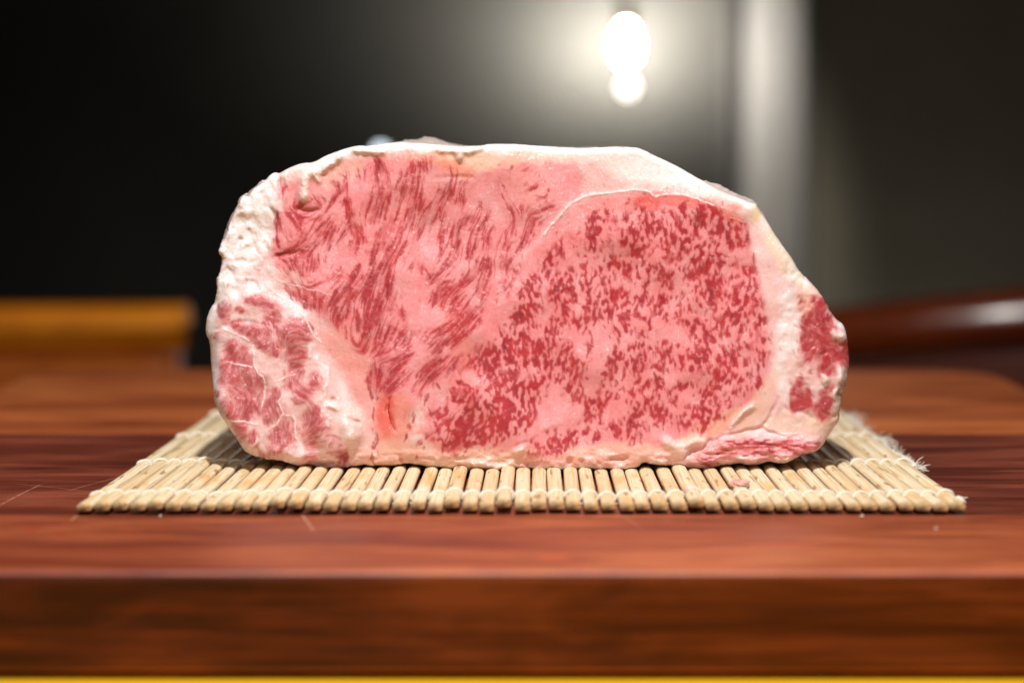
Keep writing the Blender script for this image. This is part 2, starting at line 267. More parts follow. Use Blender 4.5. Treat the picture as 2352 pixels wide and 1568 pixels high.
MARB = parse("""
1 1300,330 1360,380 1370,560 1400,740 17; 1360,360 1270,560 1180,680 16; 1240,700 1170,770 1090,880 26; 1210,760 1220,900 1190,1030 13; 1340,600 1380,760 1340,860 13; 1470,300 1480,420 12; 1550,280 1540,400 9; 1650,250 1690,320 34 .8; 1600,430 1570,600 1545,760 13; 1640,380 1640,600 1600,780 24; 1700,360 1720,560 1700,700 15
1 1740,560 1700,740 1660,900 18; 1640,980 1590,1100 20; 1680,900 1650,1010 23; 1430,800 1480,930 1390,1040 36; 1350,850 1300,930 1220,1010 13; 960,690 55; 1000,700 1100,670 30; 720,690 710,850 740,980 15; 760,780 790,900 10; 830,720 880,780 900,850 14; 830,900 870,960 10; 750,430 770,520 36 .65; 1010,880 960,1000 880,1040 740,1070 46
1 790,1120 860,1220 26 .8; 880,1110 900,1230 22 .8; 960,1100 970,1250 32 .8; 1040,1080 1040,1200 22; 1110,1080 1130,1180 24; 980,1260 22; 1300,1190 1240,1260 1190,1300 34; 1060,1350 1140,1330 1190,1290 18; 720,1280 790,1310 900,1350 1080,1380 8 .8; 1470,1170 1440,1260 1360,1350 1260,1450 1220,1520 40; 1600,1180 1560,1280 1420,1430 1340,1500 26; 1700,1150 1650,1280 1540,1400 1530,1500 40; 1740,1250 1720,1400 38; 1700,1450 1660,1550 34; 1600,1050 1560,1180 14; 1100,560 1150,640 18; 1190,860 1130,960 1060,1030 24 .9; 1240,400 1270,460 14
2 90,260 110,330 38; 60,370 70,560 60,680 10,790 18; 120,370 120,560 100,700 12; 170,360 175,540 150,700 110,850 11; 270,300 260,420 240,510 12; 330,280 310,480 290,620 220,760 180,920 12; 420,220 400,340 420,420 390,600 370,740 300,860 210,1100 17; 470,200 480,320 16; 350,300 330,420 20; 150,830 110,960 60,1060 36; 280,950 180,1080 110,1220 60,1330 36; 30,1100 10,1180 20; 320,950 270,1060 220,1130 11; 560,180 545,260 8 .7
2 740,290 750,400 700,500 600,620 500,720 480,830 430,950 18; 700,440 740,510 680,600 14; 620,500 600,600 500,700 14; 850,430 830,600 12; 930,370 870,450 8; 770,560 770,620 8; 620,600 650,780 620,930 9; 690,700 660,800 670,970 630,1090 14; 720,990 13; 960,640 860,760 800,880 770,1000 740,1110 640,1210 560,1330 17; 900,680 820,780 780,900 12; 1060,700 1000,800 960,900 930,1000 890,1120 12; 1050,720 1010,850 1040,1000 9; 1120,800 1070,900 1060,1030 11; 950,740 890,850 11; 870,1010 880,1200 9; 980,560 1000,660 6 .7; 1070,600 1080,690 6 .7
2 440,1130 470,1170 440,1220 14; 400,1160 350,1240 11; 500,1190 530,1260 13; 1090,1100 1080,1250 1000,1380 12; 1040,1120 980,1200 880,1310 740,1400 620,1480 19; 940,1130 930,1230 10; 900,1310 800,1400 640,1450 590,1510 19; 690,1180 620,1250 560,1340 13; 640,1330 700,1330 18; 600,1440 650,1530 30; 790,1230 760,1340 8; 960,1370 12; 1030,1300 1010,1390 11
2 1190,230 1150,280 8 .8; 1270,300 13; 1370,330 1420,300 14; 1400,440 14; 1270,410 13; 1440,500 1500,470 13; 1440,545 1500,540 11; 1600,490 12; 1570,410 9; 1700,420 10 .8; 1510,370 8; 1430,660 20; 1530,630 24; 1590,600 13; 1500,700 1650,640 16; 1440,740 32; 1400,880 1360,980 1340,1030 28; 1440,830 1420,900 20; 1330,150 1310,170 8 .6; 1460,170 8 .4; 1550,240 9 .4; 1640,220 9 .4
2 1160,380 1190,540 1240,640 9 .8; 1260,640 1280,680 18; 1290,760 1280,860 1240,960 1230,1050 20; 1200,1100 1170,1240 12; 1260,1110 1220,1260 13; 1310,1170 1280,1290 11; 1160,1330 1230,1370 1140,1420 15 .8; 1130,1450 1120,1540 8 .7; 1700,950 1700,1080 18; 1620,1040 1600,1180 1600,1310 14; 1520,1160 1540,1270 11; 1460,1260 1460,1380 1500,1480 20; 1390,1380 1370,1500 16; 1700,1280 1650,1420 22; 1380,1080 1370,1110 8
3 800,590 870,680 8 .8; 620,680 600,720 480,720 12; 460,720 460,820 410,880 440,920 21; 620,730 640,830 10; 550,750 540,840 10; 700,700 720,790 12; 700,830 700,960 26; 830,760 810,900 800,1000 18; 900,700 880,800 910,900 32; 940,800 930,980 12; 1040,700 1160,690 1180,760 13; 1030,740 1050,800 12; 1060,830 1080,890 20; 1190,780 1160,900 1110,990 18; 1040,930 1040,1010 1090,1040 9; 1210,980 1200,1050 1120,1060 26; 1220,690 18
3 1300,650 1320,720 19; 1390,620 1440,700 24; 1400,680 1340,850 1300,950 19; 1470,760 1450,820 21; 1540,700 1560,820 13; 1500,700 18; 1600,780 1590,860 13; 1660,780 1620,930 1600,990 25; 1500,950 1600,930 18; 1720,800 1760,900 1740,1000 12; 1790,800 1820,920 1790,1000 10; 1680,990 10; 380,770 330,880 250,940 9; 130,940 140,1080 16; 60,1030 30,1150 30,1280 16; 200,930 200,990 9; 520,960 560,990 590,950 12; 360,980 370,1050 11; 440,980 430,1060 11; 780,1020 770,1090 12; 850,1030 850,1110 13; 820,1130 11
3 990,980 940,1080 7; 1320,980 1280,1080 13; 1410,1000 1390,1080 19; 1500,980 1480,1010 11; 1640,1000 10; 1700,1110 10; 340,1060 330,1140 18; 490,1090 430,1180 430,1300 11; 600,1080 600,1180 11; 640,1090 680,1250 14; 250,1180 290,1220 14; 340,1230 330,1290 11; 560,1180 560,1300 13; 610,1200 13; 750,1210 17; 790,1250 13; 860,1220 11; 970,1170 940,1230 13; 1010,1180 1010,1320 13; 1100,1110 1060,1200 1100,1330 1110,1380 24; 1150,1130 26; 1450,1090 1500,1080 1620,1150 13; 1440,1100 1360,1220 14
3 1260,1150 1240,1210 13; 1350,1160 19; 1270,1260 13; 1310,1260 15; 1490,1250 11; 1550,1210 1530,1300 21; 1670,1160 10; 1780,1190 1830,1240 14; 1860,1060 1890,1180 1890,1280 7; 1800,1280 1880,1270 12; 1740,1340 10; 1680,1280 1650,1340 11; 230,1320 240,1400 22; 140,1290 120,1400 19; 200,1310 18; 410,1320 400,1420 380,1480 19; 450,1300 10; 560,1330 550,1450 11; 590,1370 600,1480 25; 640,1410 13; 880,1310 880,1360 13; 780,1320 13; 940,1320 14
3 1390,1350 1420,1460 1450,1520 29; 1480,1340 18; 1540,1370 15; 1590,1330 13; 1630,1420 15; 1250,1420 21; 1240,1520 13; 1050,1450 20; 900,1420 930,1480 13; 760,1500 25; 830,1520 18; 450,1480 13; 1540,1490 20; 1860,1370 14; 1800,1370 13; 1740,1430 1720,1540 12; 1840,1450 11
6 80,60 90,150 18; 180,30 190,60 20; 160,190 180,260 24; 230,90 14; 350,20 340,110 18; 320,160 310,250 330,380 18; 400,120 410,260 15; 270,220 260,340 15; 360,200 340,280 20; 520,60 560,100 22; 490,130 490,300 14; 540,190 530,300 17; 500,350 560,370 21; 520,420 17; 580,250 11; 570,60 17; 680,110 660,160 18; 740,80 760,170 19; 720,200 730,280 17; 600,270 640,300 18; 640,360 13; 680,220 13; 810,270 830,320 14; 780,380 14; 900,110 890,250 12; 950,110 960,200 11; 950,280 11
6 1100,50 1080,120 14; 1070,180 1050,300 13; 1130,300 10; 1140,220 11; 1250,20 1240,120 1310,160 23; 1290,70 18; 1180,300 1230,320 12; 1160,380 1190,440 12; 1230,360 1210,430 12; 1310,330 18; 1280,400 11; 1350,200 10; 1260,240 13; 1180,130 8; 840,120 840,160 10; 560,480 590,530 18; 350,480 370,500 345,570 14; 700,470 690,600 690,680 13; 780,460 790,570 18; 820,470 13; 930,440 940,490 18; 850,530 840,620 7; 920,570 24; 870,670 880,740 19; 920,660 13; 770,650 11; 720,700 710,770 20; 740,560 720,640 14
6 70,240 40,330 18; 50,400 40,500 34; 80,380 19; 150,520 230,490 14; 230,530 11; 200,570 180,660 140,720 19; 280,610 290,700 270,780 14; 240,750 210,790 19; 210,650 12; 110,620 16; 260,850 210,930 17; 100,750 13; 520,570 480,640 450,760 12; 540,600 530,760 480,870 17; 605,620 610,740 11; 560,800 560,880 520,910 12; 430,860 370,960 320,1080 19; 450,920 440,1080 15; 390,960 380,1110 13; 720,800 690,920 670,1060 665,1120 17; 740,900 740,1050 15; 700,870 25; 820,800 790,900 790,980 14
6 860,820 850,960 870,1080 18; 900,970 880,1060 14; 680,1150 660,1230 18 .8; 740,1100 740,1220 12; 930,1060 920,1140 12; 960,960 950,1040 11; 980,830 1000,900 1010,960 9; 1090,470 1050,580 1040,650 14; 1120,610 19; 1130,490 10; 1190,590 1200,650 13; 1190,450 1190,520 13; 1260,510 1270,540 13; 1060,750 1030,830 15; 1110,740 1110,800 13; 1220,810 1230,860 1160,880 10; 1300,680 1290,780 1310,850 18; 1360,700 18; 1140,970 13; 1220,960 1260,990 12; 1290,1050 11; 1240,1040 10; 1070,1030 1060,1120 18; 1130,1060 9; 1220,1110 34 .55
6 500,1080 480,1170 14 .8; 550,1080 530,1180 12 .8; 590,1150 8 .8; 250,1210 26 .6; 180,1240 20 .6; 350,1160 40 .45
5 130,60 100,200 60,300 30,380 34; 200,60 160,200 20; 60,180 26; 230,200 240,260 18; 560,20 530,100 520,150 24; 640,30 600,120 20; 700,40 620,200 580,260 20; 780,150 700,240 650,330 480,400 24; 800,240 740,330 660,430 19; 860,60 18; 900,110 830,200 11; 850,290 11; 640,340 560,390 470,480 19; 700,380 600,450 520,560 430,650 340,820 19; 400,340 370,400 17; 230,340 130,440 80,520 21; 270,420 21; 330,510 230,570 130,600 24; 200,490 13; 270,560 24; 230,630 150,700 19; 60,640 90,700 15; 270,690 200,760 18; 20,600 20,760 11; 120,740 14; 20,880 11; 60,900 9
5 560,580 480,650 420,730 25; 600,640 560,680 420,760 19; 690,570 620,660 600,720 19; 520,760 560,820 12; 640,800 680,850 650,900 19; 700,740 740,820 720,870 14; 790,540 770,650 11; 880,480 860,600 850,660 17; 930,570 940,680 900,750 26; 800,820 820,920 740,1010 22; 870,860 840,920 17; 960,480 950,540 22; 1050,430 1090,540 1110,620 25; 1060,350 16; 1150,260 1120,330 19; 1200,180 1180,280 21; 1290,100 1310,220 19; 1240,60 20; 1240,240 1280,350 14; 1310,170 18; 1170,400 1180,520 17; 1240,440 1260,560 19; 1200,560 1220,640 19
5 1320,460 1330,600 18; 1290,600 22; 1130,700 14; 980,780 1000,850 24; 1040,740 14; 1150,800 1170,900 22; 1260,800 1250,900 26; 1200,880 24; 1360,700 22; 1350,820 19; 1400,620 19; 1090,820 13; 1300,750 14; 1000,960 1040,1040 60; 1090,980 1060,1090 42; 900,1060 850,1130 38; 940,1150 38; 1180,1010 1160,1100 30; 800,1080 720,1150 34; 870,1200 30; 700,1200 640,1260 34 .8; 590,1200 560,1320 16; 700,1260 28 .8; 1000,1130 25; 1250,980 25
5 460,850 440,940 12; 480,1010 540,980 18; 560,1030 17; 470,960 500,1050 12; 650,1000 600,1080 500,1160 12; 350,1010 340,1080 18; 310,1100 17; 290,1150 260,1230 12; 370,1230 18 .8; 440,1180 15; 540,1150 15; 420,1280 12; 370,1350 14; 230,1350 250,1400 20 .6; 30,960 30,1060 11; 30,1180 20,1300 30,1400 11 .8; 80,1330 18 .5; 1300,1300 40 .45; 1420,1290 50 .5; 1540,1290 35 .4; 1280,1120 1330,1100 7 .6; 1340,1150 1430,1160 1520,1110 5 .6
4 720,30 780,140 16; 780,20 790,120 10; 830,30 850,180 18; 870,80 870,190 9; 905,60 900,200 18; 960,60 950,200 20; 1010,150 1030,230 20; 1120,40 1060,170 18; 1120,250 24 .8; 1180,320 1200,430 18; 1290,230 1280,380 20; 1340,230 1320,330 16; 1230,60 1190,250 25; 1400,160 1380,320 1340,420 38; 1260,470 1320,500 18; 1430,60 1400,160 25; 1480,280 1400,380 1340,480 29; 1540,330 1480,450 25; 1390,620 1380,760 1390,900 18; 1450,680 1440,780 29; 1500,560 1460,570 20; 1530,640 1480,740 29; 1550,760 1480,820 20; 1400,980 1400,1050 12; 1390,1120 1420,1200 1390,1350 12 .8; 1440,1320 18 .6
7 80,20 60,120 100,200 120,300 24; 150,80 160,140 15; 40,50 30,150 14; 250,120 240,170 11; 200,200 230,250 14; 350,50 400,100 14; 430,40 430,180 7; 380,180 300,260 13; 360,210 370,290 11; 300,330 14; 250,360 260,400 21; 380,390 310,480 18; 440,310 14; 460,420 18; 210,480 18; 370,520 12; 480,520 530,570 12; 460,620 12; 330,600 17; 220,620 270,660 260,720 15; 170,660 200,720 18; 340,730 14; 460,700 14; 500,680 11; 440,760 12; 130,780 110,880 21; 290,780 240,830 18; 380,820 14; 430,860 14; 180,870 12
7 80,480 12; 110,470 110,560 17; 20,560 21; 20,640 20; 230,960 220,1020 15; 320,920 14; 280,920 11; 160,1000 12; 30,920 24 .7; 60,1040 18; 40,1150 30 .5; 180,1090 12
""")
# fine-textured muscle lumps (lower left group, right hand group, bottom strip)
LUMP = parse("""
7 850,520 95 .55; 980,680 60 .45; 730,930 60 .35; 890,1030 50 .35
4 225,200 36; 330,180 370,190 14; 400,110 540,130 600,170 34 .8; 620,230 46 .8; 680,320 760,340 860,360 880,420 64; 740,400 770,470 52; 810,520 790,590 46; 830,640 20; 300,290 400,350 560,360 34; 420,380 520,440 620,490 650,550 32; 590,350 24
4 280,470 330,540 390,560 62; 320,560 50; 250,680 44; 380,660 44; 440,760 460,820 70; 400,860 430,940 66; 310,740 40; 270,920 290,1000 36; 420,1000 36; 500,760 34; 610,900 620,960 580,1050 56; 640,850 26; 760,730 40 .6; 900,770 860,830 820,900 56 .85; 940,740 34 .8; 960,980 950,1060 960,1150 74 .8; 920,1180 46 .75; 350,1130 46; 700,1130 680,1200 76 .75; 470,1190 25; 650,1300 560,1350 60 .5; 1080,1240 50 .45; 1160,1360 38 .8; 900,1400 40 .6; 170,850 14; 170,400 25 .5
7 820,275 12; 870,270 850,370 880,420 26; 900,440 26; 770,430 760,560 800,620 880,640 30; 800,400 830,450 32; 920,430 930,520 900,600 42; 780,500 28; 1000,590 1050,610 30; 960,640 930,690 880,800 30; 1060,660 1085,700 28; 1000,700 960,760 30; 1000,640 26; 740,830 700,900 680,960 19; 780,900 790,1000 19; 720,960 770,1010 30; 700,1000 22; 960,880 900,930 19; 960,980 880,1010 840,1050 26; 900,1050 26
7 240,1270 400,1280 600,1270 720,1290 840,1310 26; 160,1330 300,1340 500,1320 640,1330 18 .8; 680,1320 760,1370 30 .8; 50,1400 140,1420 28 .8; 860,1290 22 .7; 740,280 20 .4; 800,780 18 .3
""")
# thin white membranes (ridges), one with a highlight painted along the lower lobe's edge
MEMB = parse("""
3 0,890 60,800 150,700 250,600 400,545 560,520 700,500 850,495 930,515 990,548 1100,528 1250,540 1380,570 1500,625 13; 290,560 320,455 345,380 350,300 310,240 3 .6; 1660,735 1740,760 1800,780 5 .7
2 1790,630 1650,790 1560,880 1530,930 9; 1100,440 1110,500 4 .7
4 910,470 905,560 20.4 .9; 950,560 970,610 1040,650 1040,760 1020,850 985,890 13.6; 460,470 465,600 490,680 540,700 555,800 545,900 530,940 8.5; 690,850 665,910 700,990 650,1080 615,1100 8.5; 690,1010 770,1020 795,1060 790,1180 825,1250 8.5; 660,740 790,690 6.8 .8; 265,1060 380,1055 500,1080 10.2; 250,600 320,620 450,640 8.5 .8; 240,340 340,390 430,440 6.8 .8; 600,40 680,90 800,170 880,270 930,380 985,450 9 .9; 1070,1200 1020,1290 1000,1360 8.5 .6; 1020,965 27.2; 1050,1080 20.4
4 190,800 340,690 440,610 2.5 .5; 240,940 330,850 420,760 2.5 .5
1 740,1300 860,1340 960,1370 1080,1390 1230,1440 6 .7
""")
# white flaps and fat pads standing proud
PADS = parse("""
1 1290,200 1180,270 1080,330 1000,380 40; 990,400 970,480 965,560 58; 420,590 400,630 22; 1060,340 1100,400 36 .8; 1430,140 1560,160 1700,160 28 .7
2 800,130 810,200 32; 600,110 740,130 880,150 1000,110 24 .8
6 940,1215 1010,1260 1120,1250 1230,1210 44; 960,1240 1100,1290 46; 850,1390 930,1400 22
5 1340,1110 1480,1070 34 .3; 1130,1300 1200,1290 30 .8; 800,1410 1000,1440 1120,1400 40 .7; 820,1420 900,1400 30 .7
7 250,1150 340,1060 400,1010 24 .7; 300,1360 420,1380 30 .7; 560,1380 650,1390 28 .7; 960,500 1030,540 40 .7; 900,820 26 .9; 1010,790 44 .8; 990,930 30 .8
4 1180,1100 1230,1170 70 .8; 1070,930 1110,960 26; 440,1280 500,1200 16
""")
# hollows and slits
HOLE = parse("""
1 900,650 960,680 1040,690 1110,660 34 .55; 720,1085 800,1085 870,1070 940,1040 20 .55; 240,1120 430,1140 560,1110 14 .3; 430,1310 540,1330 580,1400 12 .5; 395,945 20 .8; 330,840 18 .7
4 300,290 440,290 560,330 10 .4; 1085,890 14; 1200,1040 1270,1070 1290,1100 11; 170,340 290,300 10 .5; 1170,1370 34 .8
5 155,880 145,980 165,1080 195,1130 9; 690,770 12 .5; 1310,1400 1220,1430 22; 1130,1270 1250,1240 8 .5
6 520,1370 640,1365 22 .8; 180,1390 20 .8; 290,1390 20 .8; 1000,1390 1100,1340 1230,1290 1300,1200 9 .8
7 100,1260 200,1230 320,1200 480,1190 620,1230 760,1260 880,1290 9 .8; 470,1190 540,1060 580,960 7 .6; 220,640 7 .3; 690,1000 760,1080 830,1110 4 .6; 890,660 920,640 7 .8; 940,1120 1020,1060 7 .5; 1030,930 12 .6
2 950,400 820,380 560,380 14 .35
0 700,1070 760,1066 14 .8; 1490,1068 1470,1072 8
""")
# whole muscles, used as separate parts and for the tone of the fat between the fibres
MUSC = {
 'cap_muscle': [(640,415),(700,392),(760,375),(820,352),(905,340),(1000,345),(1060,372),(1095,400),(1140,375),(1190,350),(1260,350),(1320,368),(1342,400),(1335,450),(1290,490),(1250,540),(1200,580),(1150,660),(1150,720),(1100,800),(1000,880),(930,960),(860,900),(845,830),(770,760),(700,700),(650,660),(625,600),(625,520),(632,450)],
 'eye_muscle': [(1150,720),(1160,640),(1205,585),(1250,548),(1290,492),(1340,462),(1400,447),(1470,441),(1500,450),(1560,446),(1620,460),(1670,485),(1712,508),(1722,560),(1742,640),(1765,720),(1775,790),(1765,860),(1735,920),(1690,970),(1640,1005),(1560,1030),(1450,1045),(1300,1050),(1150,1050),(1020,1050),(985,1010),(1000,940),(1050,860),(1110,790)],
 'lower_muscle': [(500,730),(520,700),(550,668),(600,668),(660,690),(700,730),(722,780),(745,830),(760,870),(790,920),(825,965),(830,1010),(800,1045),(760,1062),(690,1062),(620,1050),(570,1035),(540,995),(515,960),(500,910),(495,850),(492,790)],
 'round_muscle': [(1843,765),(1848,735),(1865,715),(1880,690),(1895,700),(1905,725),(1915,745),(1915,775),(1900,800),(1885,810),(1862,803),(1848,788)],
 'rib_muscle': [(1812,930),(1828,880),(1845,862),(1870,870),(1885,830),(1905,800),(1930,786),(1950,800),(1952,835),(1935,880),(1930,920),(1905,945),(1860,952),(1830,945)],
 'underside_strip': [(1575,1062),(1600,1040),(1640,1015),(1690,1000),(1750,996),(1820,1005),(1885,1018),(1880,1036),(1850,1042),(1820,1053),(1790,1060),(1760,1056),(1740,1064),(1700,1062),(1650,1066),(1610,1072)],
}
def lic(dx, dy, n, src):
    H, W = src.shape; acc = src.copy(); 
    for sgn in (1, -1):
        x = np.tile(np.arange(W, dtype=float), (H, 1)); y = np.tile(np.arange(H, dtype=float)[:, None], (1, W))
        for i in range(n):
            xi = np.clip(np.rint(x).astype(int), 0, W-1); yi = np.clip(np.rint(y).astype(int), 0, H-1)
            x = x+sgn*dx[yi, xi]; y = y+sgn*dy[yi, xi]
            x0 = np.clip(np.floor(x).astype(int), 0, W-2); y0 = np.clip(np.floor(y).astype(int), 0, H-2)
            fx = np.clip(x-x0, 0, 1); fy = np.clip(y-y0, 0, 1)
            acc += (src[y0, x0]*(1-fx)+src[y0, x0+1]*fx)*(1-fy)+(src[y0+1, x0]*(1-fx)+src[y0+1, x0+1]*fx)*fy
    acc = acc/(2*n+1)
    return (acc-acc.mean())/acc.std()

def build_fields():
    D = [np.zeros(PX.shape), np.zeros(PX.shape)]
    M = field(MARB, dirs=D)
    # default flow: slanting in the cap, upright in the eye
    a0 = np.interp(PX, [600, 900, 1150, 1300, 1800], [1.75, 1.85, 1.9, 1.62, 1.57])
    D[0] += .05*np.cos(2*a0); D[1] += .05*np.sin(2*a0)
    DL = [np.zeros(PX.shape), np.zeros(PX.shape)]
    L = field(LUMP, dirs=DL)
    eye = blur(inside(MUSC['eye_muscle'], PX, PY)*1.0, 4); cap = blur(inside(MUSC['cap_muscle'], PX, PY)*1.0, 4)
    sw = fbm(PX/90, PY/90, 20, 2)*9
    ml = blur(inside(MUSC['lower_muscle'], PX, PY)*1.0, 6)
    mr = ((PX > 1790) & (PY < 990)).astype(float)
    ms = blur(inside(MUSC['underside_strip'], PX, PY)*1.0, 5)
    A = np.arctan2(blur(D[1], 3), blur(D[0], 3))/2
    A = np.where(eye > .5, 1.57+(np.mod(A, np.pi)-1.57)*(.35+.5*sm(1250, 1050, PX)), np.mod(A, np.pi))
    A = A+(fbm(PX/40, PY/40, 9, 2)-.5)*.45
    A = np.where(ml > .3, 1.9+(sw-4.5)*.55, A); A = np.where(mr > .3, sw*1.2, A); A = np.where(ms > .3, .05+(sw-4.5)*.08, A)
    rs = np.random.RandomState(3)
    dx, dy = np.cos(A), np.sin(A)
    f1 = lic(dx, dy, 9, blur(rs.rand(*PX.shape), 1)*1.0); f2 = lic(dx, dy, 5, rs.rand(*PX.shape)); f3 = lic(dx, dy, 14, blur(rs.rand(*PX.shape), 2))
    fib = .40*f1+.30*f2+.38*f3
    # lean meat: hand-laid strokes broken up by the fibres
    n3 = lic(dx, dy, 4, blur(rs.rand(*PX.shape), 1)+.8*blur(rs.rand(*PX.shape), 2)); n4 = lic(dx, dy, 3, blur(rs.rand(*PX.shape), 1))
    spk = .60*n3+.60*n4+.30*f1; spk = spk/spk.std()
    MG = field(MARB, grow=1.55)
    near = blur(sm(.05, .4, MG), 4)
    lean = sm(.12, .5, MG+.16*spk+.05*fib-.20)
    dens = np.clip(near*1.15+.10*(eye>.5)*(PX > 1230)*(PY < 1000), 0, 1)
    clus = sm(.15, .95, .75*spk+.3*fib+3.0*(dens-.47))*np.clip(cap+eye, 0, 1)*sm(14, 40, ODIST)
    lean = np.maximum(lean*(.72+.28*sm(-1.0, .3, spk+.3*fib)), clus*.85)
    stray = sm(1.3, 2.3, fib*1.2+near*.9)*np.clip(cap*.9+eye*.25, 0, 1)*sm(.02, .3, blur(near, 8))*sm(12, 40, ODIST)
    lean = np.maximum(lean, stray*.5)
    n5 = lic(dx, dy, 6, rs.rand(*PX.shape)); cut = .75*n5+.55*f2+.25*n4; cut = cut/cut.std()
    lean = lean*(1-.78*sm(.1, 1.1, cut)*(1-.35*sm(.7, 1., MG))*(1-.35*eye))
    # fine flecks and hair-thin fibres between the larger ones
    n6 = lic(dx, dy, 3, rs.rand(*PX.shape)); n7 = lic(dx, dy, 9, rs.rand(*PX.shape)); wide = blur(near, 7)
    n8 = lic(dx, dy, 3, blur(rs.rand(*PX.shape), 1)); n9 = lic(dx, dy, 4, blur(rs.rand(*PX.shape), 2)); dr = .85*n8+.15*n6+.40*n9; dr = dr/dr.std()
    col_ = vn(PX/46, PY/210, 23)-.5                     # the flecks hang in upright strings
    fl = sm(.52, 1.28, dr+1.25*wide+1.2*col_)*eye*sm(.06, .25, wide)
    n10 = lic(dx, dy, 12, blur(rs.rand(*PX.shape), 1)); band = vn((PX*.97+PY*.25)/34, PY/260, 34)-.5
    fc = sm(.85, 1.55, .75*n7+.65*n10+.2*n5+1.2*wide+1.0*band)*cap*sm(.05, .3, wide)
    lean = lean*(1-eye*sm(1000, 1120, PX)*(1-sm(-.95, .10, dr+.25*f2)))
    cc_ = .75*n7+.6*n10+.35*n5; cc_ = cc_/cc_.std()
    lean = lean*(1-cap*.80*(1-sm(-.75, .35, cc_+.35*(MG-.6))))
    lean = np.maximum(lean, np.maximum(fl*.95, fc*.85)*sm(14, 40, ODIST))
    LG = field(LUMP, grow=1.6); LG = .5*LG+.5*blur(LG, 4)
    fine = .8*n4+.7*f2+.2*spk; fine = fine/fine.std()
    lt = sm(.12, .75, LG+.12*spk+.06*fine)*(.42+.55*sm(-1.0, 1.0, fine))*np.clip(.55+LG*.8, 0, 1)
    rt = ((PX > 1790) & (PY < 990))*1.0
    lt = lt*sm(.0, .06, LG)*(1+.35*rt)*(1-.12*ml)
    lean = np.maximum(lean, np.clip(lt, 0, 1))
    memb = field(MEMB, X=PX+(fbm(PX/18, PY/18, 22, 3)-.5)*7, Y=PY+(fbm(PX/18, PY/18, 25, 3)-.5)*7, taper=False)
    memb = sm(.15, .75, memb)*(.55+.45*sm(.3, .6, vn(PX/5, PY/5, 8)))
    pads = sm(.05, .8, field(PADS, taper=False))
    hole = sm(.0, .9, field(HOLE))
    lean = lean*(1-.9*memb)*(1-.95*pads)
    return dict(M=M, L=L, fib=fib, f2=f2, f3=f3, eye=eye, cap=cap, low=ml, right=blur(mr, 6), strip=ms, lean=lean, memb=memb, pads=pads, hole=hole, near=near, A=A)

